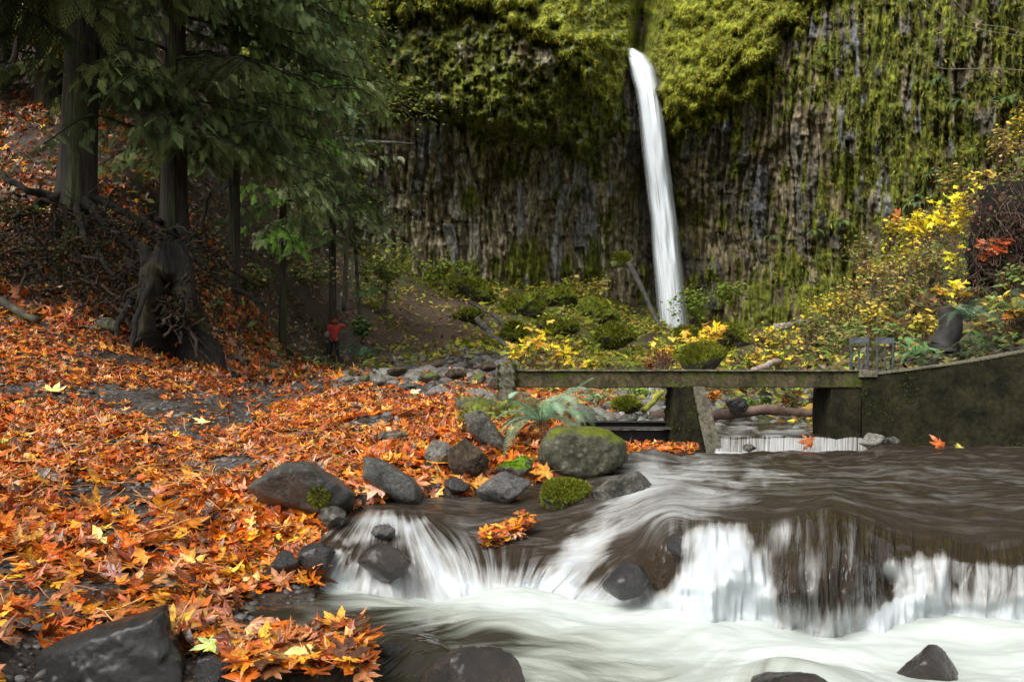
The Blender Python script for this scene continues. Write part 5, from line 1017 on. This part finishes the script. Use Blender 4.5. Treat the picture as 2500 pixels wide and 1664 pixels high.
shrub('rust coloured fern clump seen under the beam right of the pillar', 'dry_shrub', 1925, 1000, 14, 70, 55, 16, 120, [(.4, .1, .03), (.3, .08, .03)], .06, False, 122)
shrub('bright green plants under the right end of the beam', 'green_plant', 1985, 1020, 13.5, 90, 60, 12, 150, [(.25, .45, .06), (.4, .5, .08), (.5, .5, .1)], .07, False, 123, cat='plant')
shrub('green leafy plants under the beam right of the pillar', 'green_plant', 1850, 1000, 14.5, 60, 45, 10, 80, [(.2, .35, .06), (.3, .4, .06)], .07, False, 124, cat='plant')
shrub('orange leaf cluster right beside the top of the pillar', 'orange_plant', 1740, 975, 13.5, 40, 30, 6, 26, OR, .08, True, 125, cat='plant')
shrub('light green clump under the middle of the beam', 'green_plant', 1550, 965, 14, 70, 28, 8, 110, [(.25, .45, .05), (.35, .5, .08)], .06, False, 126, cat='plant')
shrub('pale green plants behind the arching fern under the beam', 'green_plant', 1450, 985, 12, 110, 40, 10, 110, [(.25, .36, .15), (.35, .4, .12)], .06, False, 127, cat='plant')
shrub('orange yellow leaf clump under the left part of the beam', 'orange_plant', 1490, 960, 13, 60, 22, 6, 40, YL + OR, .06, True, 128, cat='plant')
# right hillside
RH = [('brilliant yellow maple sapling reaching left from the bramble bank', 2400, 530, 16, 0, 0)]
t = shrub('brilliant yellow maple sapling reaching left of the bramble bank', 'yellow_maple', 2330, 620, 16, 110, 190, 12, 110, [(.85, .68, .02), (.8, .6, .03), (.85, .75, .06)], .12, True, 130, lean=0.0, grp='yellow maples on the right bank')
shrub('lower lobe of yellow maple leaves left of the bramble bank', 'yellow_maple', 2275, 600, 16.5, 110, 110, 9, 60, [(.85, .68, .02), (.85, .6, .05)], .12, True, 131, grp='yellow maples on the right bank')
shrub('yellow maple sprig along the top edge of the bramble bank', 'yellow_maple', 2390, 470, 17, 110, 70, 7, 40, [(.8, .62, .06), (.7, .55, .1)], .12, True, 132, grp='yellow maples on the right bank')
shrub('small yellow maple sprig above the dark snag', 'yellow_maple', 2310, 745, 13, 90, 70, 6, 46, YL, .09, True, 133, grp='yellow maples on the right bank')
shrub('narrow yellow green sprig beside the bramble bank', 'yellow_maple', 2335, 700, 14, 34, 110, 5, 34, [(.75, .68, .04)], .09, True, 134, grp='yellow maples on the right bank')
shrub('orange yellow leafy shrub above the right end of the wall', 'orange_shrub', 2460, 790, 11.3, 150, 80, 10, 80, [(.7, .42, .08), (.8, .55, .15), (.2, .4, .12), (.6, .25, .05)], .08, True, 135)
shrub('rust red leaf clump hanging in the bramble bank', 'red_shrub', 2432, 640, 13.5, 75, 70, 8, 60, [(.6, .14, .03), (.7, .3, .18), (.5, .1, .03)], .09, True, 136)
rr = np.random.default_rng(77)
WHR = ['yellow flecked','brown and tan','green and gold','orange flecked','grass green','ochre','olive','straw coloured']
k = 0
for (u, v, Y, w_, h_) in [(1900, 870, 17, 120, 90), (1960, 850, 19, 110, 100), (2010, 810, 21, 130, 110), (2080, 780, 21, 120, 120), (2060, 860, 15, 120, 80), (2130, 820, 15, 120, 100), (2200, 780, 15.5, 120, 110), (2140, 720, 19, 120, 110), (2200, 680, 19, 110, 110), (2250, 700, 16, 110, 100), (2230, 610, 20, 110, 100), (2290, 580, 20, 100, 100), (2180, 850, 12.5, 110, 70), (2250, 830, 12.5, 90, 70), (2330, 480, 22, 110, 90), (2440, 400, 20, 110, 90), (2500, 360, 20, 90, 110), (2100, 650, 24, 100, 80), (2180, 590, 25, 90, 70), (1860, 850, 24, 90, 50), (2480, 700, 12.5, 80, 60)]:
    cs = [YG + YL, [(.3, .18, .08), (.45, .32, .14), (.2, .13, .06)] + YG, YG + YL, [(.6, .35, .1), (.3, .2, .08), (.4, .4, .1)], [(.16, .26, .07), (.25, .33, .08), (.3, .2, .1)], [(.5, .38, .06), (.65, .5, .08), (.2, .22, .05)], [(.13, .17, .04), (.22, .24, .06), (.6, .4, .1)], [(.5, .4, .18), (.3, .2, .09), (.65, .5, .08)]][k % 8]
    shrub('%s bush %s' % (WHR[k % 8], ['at the left foot of the right bank', 'next up the foot of the right bank', 'mid slope beside the cliff foot', 'mid slope above the metal racks', 'just left of the metal racks', 'straight above the metal racks', 'over the bright fern by the racks', 'against the cliff high over the racks', 'under the long bare twig', 'left of the dark snag', 'directly below the rust leaf', 'between the rust leaf and yellow maple', 'right behind the metal racks', 'low between the rack and the snag', 'above the yellow maple crown', 'over the bramble bank near the edge', 'highest at the right edge', 'under the bare twig at the cliff', 'at the cliff left of the rust leaf', 'smallest at the cliff foot by the plank', 'in the shadow below the brambles'][k]), 'bush', u, v, Y, w_, h_, 16, 260, cs, .075 * (Y / 15) ** .5, False, 200 + k, layered=False, grp='bushes on the right bank'); k += 1
# dark bramble bank
bb = rock_poly('bramble_bank', [(2375, 470), (2400, 432), (2500, 405), (2700, 380), (2720, 760), (2500, 745), (2420, 730), (2345, 700), (2350, 580)], 14.2, 1.6, M_RBROWN, 'dark overhanging earth bank with brambles at the right edge', 'bank', seed=44, rough=.1, sharp=8); bb.data.materials.clear(); bb.data.materials.append(rock_mat('dark_earth', (.004, .003, .002), (.022, .014, .01), .95, sc_=3, bdist=.06))
tw = []
for k in range(260):
    a = P(rr.uniform(2355, 2600), rr.uniform(430, 720), 13.9 + rr.uniform(-.5, .1)); d_ = np.array([rr.normal(0, .35), rr.normal(-.1, .2), rr.normal(-.35, .3)]); p = wob(a, a + d_, 8, .2, k); tw.append((*tube(p, .006, 4, False), np.array([.06, .035, .025]) * rr.uniform(.4, 2.2)))
g = join(tw); c0 = g[0].mean(0); o = mesh('bramble', g[0] - c0, g[1], M_WOOD, g[2]); o.location = tuple(c0); kind(o, 'stuff', 'tangle of brown bramble stems over the dark bank')
bl = inst(OV, OF, P(rr.uniform(2350, 2560, 900), rr.uniform(420, 740, 900), 13.7 + rr.uniform(-.3, .3, 900)), frames(rng.normal(size=(900, 3)), rng.normal(size=(900, 3))), .05 * np.exp(rng.normal(0, .3, 900)), pick([(.1, .05, .03), (.06, .09, .03), (.2, .08, .04), (.04, .03, .02), (.12, .16, .05)], 900, .3))
o = mesh('bramble_leaves', bl[0], bl[1], M_FOL, bl[2], False); kind(o, 'stuff', 'small dull leaves caught in the brambles')
for o_ in [x for x in COL.objects if x.name.startswith(('beam', 'shaft', 'wall_face', 'end_post')) and x.type == 'MESH']:
    fuzz(o_, 9000 if o_.name.startswith('wall') else 4000, .026, [(.05, .06, .012), (.09, .11, .015), (.03, .035, .01)], -.6, .1)
# leafy small trees in front of the left cliff
def airy(label, seed, trunk_pts, boxes, cols, lsz, n, Y):
    rs = np.random.default_rng(seed); p = np.array([P(*q_) for q_ in trunk_pts]); base = p[0]; t = thing('slender_tree', base, label, 'tree', 'slender trees before the left cliff'); st = []; pos = []
    def curve(q_, m=20): s_ = np.linspace(0, 1, m); return np.stack([np.interp(s_, np.linspace(0, 1, len(q_)), np.array(q_)[:, a]) for a in range(3)], -1)
    tr = curve(p, 40); v_, f_ = tube(tr - base, np.linspace(.09, .03, 40), 7); mesh('trunk', v_, f_, M_BARK, np.broadcast_to([.1, .09, .06], (len(v_), 3)), parent=t)
    for (u0, v0, u1, v1) in boxes:
        tgt = P((u0 + u1) / 2, (v0 + v1) / 2, Y); o_ = tr[np.argmin(np.linalg.norm(tr - tgt, axis=1))]
        for k in range(7):
            q_ = P(rs.uniform(u0, u1), rs.uniform(v0, v1), Y + rs.uniform(-1, 1)); pp = wob(o_, q_, 22, .06, seed + k, sag=-.4); st.append((*tube(pp - base, np.linspace(.03, .008, 22), 4, False), np.array([.16, .15, .1])))
            for m in range(n):
                s_ = pp[int(rs.uniform(.4, 1) * 21)] + rs.normal(0, 1, 3) * [.42, .4, .22]; pos.append(s_)
    pos = np.array(pos) - base; m = len(pos); g = join(st); mesh('branches', g[0], g[1], M_BARK, g[2], parent=t); yaw = rng.uniform(0, 6.28, m)
    M = frames(np.stack([np.cos(yaw), np.sin(yaw), rng.uniform(-.6, .2, m)], -1), unit(np.array([0, -.4, 1]) + rng.normal(0, .5, (m, 3)))); lv = inst(OV, OF, pos, M, lsz * np.exp(rng.normal(0, .25, m)), pick(cols, m, .25)); mesh('foliage', lv[0], lv[1], M_FOL, lv[2], False, parent=t)
YGc = [(.28, .33, .05), (.2, .26, .05), (.42, .42, .07), (.14, .2, .04)]
airy('slender tree with yellow green leaves over the cliff overhang', 1, [(840, 760, 34), (850, 500, 33.5), (870, 250, 33), (880, -60, 33)], [(840, 30, 960, 120), (850, 110, 930, 220), (880, 200, 1000, 300), (960, 220, 1100, 300), (830, 240, 930, 330), (830, -60, 960, 40)], YGc, .13, 42, 33)
airy('slender sapling with sparse green leaves below the overhang', 2, [(880, 780, 36), (870, 650, 35.5), (860, 480, 35), (850, 380, 35)], [(820, 370, 900, 440), (850, 470, 960, 540), (900, 540, 1020, 600), (850, 580, 960, 660), (820, 400, 870, 520)], YGc + [(.25, .3, .18)], .13, 34, 35)
airy('small leafy sapling at the top of the dirt slope', 3, [(940, 760, 38), (945, 700, 38), (950, 640, 38)], [(880, 640, 990, 720), (930, 600, 1020, 680), (850, 690, 930, 740)], YGc, .15, 30, 38)
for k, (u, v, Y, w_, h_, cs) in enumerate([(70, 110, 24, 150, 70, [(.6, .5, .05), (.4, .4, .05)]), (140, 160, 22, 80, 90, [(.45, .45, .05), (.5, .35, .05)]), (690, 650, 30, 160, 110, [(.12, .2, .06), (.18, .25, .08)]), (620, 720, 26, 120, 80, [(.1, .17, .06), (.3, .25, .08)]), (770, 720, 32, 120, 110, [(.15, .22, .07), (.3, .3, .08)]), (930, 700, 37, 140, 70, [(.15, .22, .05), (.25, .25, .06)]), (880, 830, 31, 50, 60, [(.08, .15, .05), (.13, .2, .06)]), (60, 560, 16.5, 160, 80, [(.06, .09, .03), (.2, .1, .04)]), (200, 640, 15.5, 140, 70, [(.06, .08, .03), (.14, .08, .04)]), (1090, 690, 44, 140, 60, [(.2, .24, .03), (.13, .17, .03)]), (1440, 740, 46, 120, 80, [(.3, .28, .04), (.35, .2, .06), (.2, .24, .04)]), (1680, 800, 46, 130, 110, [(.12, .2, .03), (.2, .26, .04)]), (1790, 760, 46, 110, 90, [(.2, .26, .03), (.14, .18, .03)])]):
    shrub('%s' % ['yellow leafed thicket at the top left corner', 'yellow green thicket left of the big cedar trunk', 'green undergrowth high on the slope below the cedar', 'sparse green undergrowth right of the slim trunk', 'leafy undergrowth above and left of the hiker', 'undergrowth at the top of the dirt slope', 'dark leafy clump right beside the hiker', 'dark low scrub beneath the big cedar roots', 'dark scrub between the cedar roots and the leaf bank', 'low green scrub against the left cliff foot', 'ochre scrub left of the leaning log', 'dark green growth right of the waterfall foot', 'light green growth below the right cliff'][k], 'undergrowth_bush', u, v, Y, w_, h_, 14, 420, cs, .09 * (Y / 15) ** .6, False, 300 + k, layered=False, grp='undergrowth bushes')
# moss mounds at the foot of the cliff
for k, (u0, v0, u1, v1, Y) in enumerate([(1000, 655, 1130, 730, 46), (1100, 665, 1230, 760, 45), (1190, 700, 1340, 800, 43), (1300, 690, 1420, 780, 45), (1390, 715, 1520, 820, 44), (1290, 770, 1420, 850, 38), (1440, 780, 1560, 860, 38), (1210, 780, 1300, 850, 36), (1490, 615, 1545, 650, 48), (1640, 790, 1720, 850, 44), (1730, 780, 1850, 860, 40), (1100, 750, 1190, 800, 40)]):
    rock('mossy_boulder', u0, v0, u1, v1, Y, M_RMOSS2, 'moss covered boulder %s' % ['highest at the left below the cliff', 'second along the cliff foot from the left', 'third along the cliff foot, large and lumpy', 'in the middle of the cliff foot', 'just left of the leaning log foot', 'in front behind the golden sapling', 'in front left of the waterfall foot', 'behind the tall yellow sapling', 'perched on the ledge left of the waterfall', 'hard right of the waterfall foot', 'at the foot of the right cliff', 'at the edge of the dirt slope'][k], 'boulder', 'mossy boulders at the cliff foot', seed=400 + k, sharp=5, rough=.14, k=5); fuzz(COL.objects[-1], 3500, .16, GM1, -.3, -.3)
def ug(n, u0, u1, Y0, Y1, dens, cols, size, hgt):
    u, Y = scatter_uY(n, u0, u1, Y0, Y1, .6); z = gz_at(u, Y); k_ = (rng.uniform(0, 1, n) < dens(u, Y, HZ - z / Y * F)) & (z > water_at(u, Y) + .02); u, Y, z = u[k_], Y[k_], z[k_]; m = len(u); x = (u - 1250) / F * Y
    k2 = fbm(v3(x, Y, 1), 3, 55) > rng.normal(-.1, .3, m); u, Y, z, x = u[k2], Y[k2], z[k2], x[k2]; m = len(u); pos = np.stack([x, Y, z + hgt * rng.uniform(0, 1, m) ** 1.5], -1); yaw = rng.uniform(0, 6.28, m)
    M = frames(np.stack([np.cos(yaw), np.sin(yaw), rng.uniform(-.5, .9, m)], -1), unit(np.array([0, -.4, 1]) + rng.normal(0, .6, (m, 3)))); return inst(OV * [1, 1.6, 1], OF, pos, M, size * np.exp(rng.normal(0, .3, m)), pick(cols, m, .3))
one = lambda u, Y, v: np.ones_like(u)
A = [ug(26000, 1780, 2700, 11, 34, lambda u, Y, v: .8 * (u > 1800 + (Y < 14) * 100), [(.17, .19, .04), (.26, .25, .05), (.12, .08, .04), (.2, .13, .07), (.08, .13, .04), (.5, .36, .06), (.22, .15, .08), (.06, .05, .03), (.1, .16, .05)], .1, .4),
     ug(16000, 880, 1800, 30, 51, lambda u, Y, v: np.clip(1.1 - 1.0 * blob(u, v, 1060, 800, 150, 70), 0, 1), [(.26, .29, .03), (.34, .36, .04), (.16, .19, .02), (.4, .28, .06)], .14, .25),
     ug(9000, 1240, 2100, 11.5, 30, lambda u, Y, v: np.where((u > 1560) & (Y < 14), .25, .9), [(.3, .34, .05), (.2, .26, .05), (.5, .42, .06), (.3, .14, .05)], .08, .15),
     ug(9000, -200, 950, 15, 36, lambda u, Y, v: .6 + 0 * u, [(.07, .1, .03), (.1, .14, .04), (.16, .2, .06), (.12, .07, .03)], .12, .3),
     ug(5000, 2130, 2700, 9.75, 12, one, [(.1, .14, .03), (.06, .05, .02), (.3, .2, .06), (.14, .2, .07), (.03, .025, .015)], .06, .15),
     ug(2600, 1130, 1300, 7.6, 9.4, one, [(.14, .18, .03), (.2, .22, .05), (.25, .17, .06)], .05, .1)]
g = join(A); o = mesh('undergrowth', g[0], g[1], M_FOL, g[2], False); kind(o, 'stuff', 'mixed low plants and grass on the slopes')
# little white cascade glimpsed under the beam
cu_ = np.linspace(-1, 1, 20); cs_ = np.linspace(0, 1, 24); CU, CS = np.meshgrid(cu_, cs_)
uu_ = np.interp(CS, [0, .35, .6, 1], [1600, 1595, 1590, 1600]) + CU * np.interp(CS, [0, .3, .7, 1], [14, 20, 36, 60]); vv_ = np.interp(CS, [0, .35, .6, 1], [942, 968, 985, 1012]); yy_ = np.interp(CS, [0, .35, .6, 1], [15.5, 14.2, 13.6, 12.2])
o = mesh('upper_creek', P(uu_, vv_, yy_).reshape(-1, 3), grid_faces(*CU.shape), M_WAT, attrs={'foam': (.85 + .4 * fbm(v3(uu_ / 14, vv_ / 12), 3, 4)).ravel() * .9, 'steep': np.ones(CU.size)}, uv=np.stack([CU, vv_ / 100], -1).reshape(-1, 2)); kind(o, 'structure')

# ------------------------------------------------------------------ sticks and leaf stalks on the bank
sk = []
for k in range(260):
    u, Y = scatter_uY(1, -50, 1000, 3, 9, 1); u, Y = float(u[0]), float(Y[0]); p0 = gpos(u, Y)
    if p0[2] < float(water_at(np.array([u]), np.array([Y]))[0]) + .02: continue
    a = rr.uniform(0, 6.28); L = rr.uniform(.1, .3); e = p0 + [math.cos(a) * L, math.sin(a) * L, rr.uniform(-.01, .12)]; sk.append((*tube(wob(p0 + [0, 0, .05], e + [0, 0, .05], 6, .08, k), .0022 + .0012 * rr.uniform(), 4, False), np.array([[.5, .25, .08], [.3, .12, .05], [.6, .35, .12]][k % 3])))
g = join(sk); o = mesh('twigs', g[0], g[1], M_WOOD, g[2]); kind(o, 'stuff', 'thin leaf stalks and twigs among the fallen leaves')

# ------------------------------------------------------------------ the hiker in a red jacket, back half turned, both arms raised to the face
pb = gpos(815, 32.3); pb[2] = float(P(815, 893, 32.3)[2]) ; Yp = 32.3
hk = thing('person', pb, 'hiker in red jacket and black trousers raising a camera to the face', 'person')
def skin(name, verts, edges, radii, mat, col, root=0, sub=2, par=hk):
    me = bpy.data.meshes.new(name); me.from_pydata([tuple(v) for v in verts], edges, []); o = bpy.data.objects.new(name, me); COL.objects.link(o); o.parent = par
    s_ = o.modifiers.new('Skin', 'SKIN'); s_.use_smooth_shade = True
    for i, r_ in enumerate(radii): me.skin_vertices[0].data[i].radius = (r_, r_ * .85) if np.isscalar(r_) else r_; me.skin_vertices[0].data[i].use_root = (i == root)
    o.modifiers.new('Subdivision', 'SUBSURF').levels = sub; o.modifiers['Subdivision'].render_levels = sub
    m = bpy.data.materials.new(name + '_colour'); m.use_nodes = True; m.node_tree.nodes['Principled BSDF'].inputs['Base Color'].default_value = (*col, 1); m.node_tree.nodes['Principled BSDF'].inputs['Roughness'].default_value = .75; me.materials.append(m); return o
RED = (.42, .035, .025); BLK = (.012, .014, .02); SKN = (.45, .22, .14)
body = skin('body', [(0, 0, .95), (0, 0, 1.15), (.01, 0, 1.38), (.03, .01, 1.5), (.05, .01, 1.6), (.06, .02, 1.68),
  (-.1, 0, .9), (-.12, .03, .5), (-.13, 0, .1), (-.1, .1, .03), (.1, 0, .9), (.14, -.02, .5), (.15, 0, .1), (.2, .08, .03),
  (-.16, .02, 1.4), (-.02, .2, 1.38), (.16, .24, 1.52), (.2, -.02, 1.4), (.36, .12, 1.36), (.22, .24, 1.53)],
  [(0, 1), (1, 2), (2, 3), (3, 4), (4, 5), (0, 6), (6, 7), (7, 8), (8, 9), (0, 10), (10, 11), (11, 12), (12, 13), (2, 14), (14, 15), (15, 16), (2, 17), (17, 18), (18, 19)],
  [.14, .13, .15, .06, .1, .075, .085, .06, .045, .04, .085, .06, .045, .04, .065, .045, .03, .065, .045, .03], None, SKN)
skin('jacket', [(0, 0, .9), (0, 0, 1.15), (.01, 0, 1.36), (.03, .01, 1.48), (-.17, .02, 1.42), (-.04, .2, 1.4), (.12, .26, 1.5), (.21, -.02, 1.43), (.38, .1, 1.4), (.26, .22, 1.5)],
  [(0, 1), (1, 2), (2, 3), (2, 4), (4, 5), (5, 6), (2, 7), (7, 8), (8, 9)], [.165, .16, .18, .08, .09, .065, .045, .09, .07, .045], None, RED, 1)
skin('trousers', [(0, 0, 1.0), (-.1, 0, .88), (-.13, .03, .5), (-.13, 0, .12), (.1, 0, .88), (.14, -.02, .5), (.15, 0, .12)], [(0, 1), (1, 2), (2, 3), (0, 4), (4, 5), (5, 6)], [.16, .12, .09, .06, .12, .09, .06], None, BLK)
skin('hair', [(.045, -.02, 1.62), (.05, -.01, 1.7), (.03, -.04, 1.55)], [(0, 1), (0, 2)], [.115, .09, .07], None, (.22, .05, .025))
skin('backpack', [(-.22, -.08, 1.24), (-.26, -.1, 1.08), (-.2, -.1, .95)], [(0, 1), (1, 2)], [.12, .15, .1], None, (.16, .17, .16))
skin('camera_body', [(.17, .28, 1.6), (.25, .28, 1.6), (.21, .34, 1.6)], [(0, 1), (0, 2)], [.045, .045, .04], None, (.02, .02, .02))
skin('tied_coat', [(-.12, -.05, .9), (-.16, -.04, .6), (-.19, -.02, .35)], [(0, 1), (1, 2)], [.11, .12, .1], None, BLK)
for sx in (-.13, .16): skin('boot', [(sx, 0, .06), (sx + .03, .13, .04)], [(0, 1)], [.06, .045], None, (.02, .015, .01))
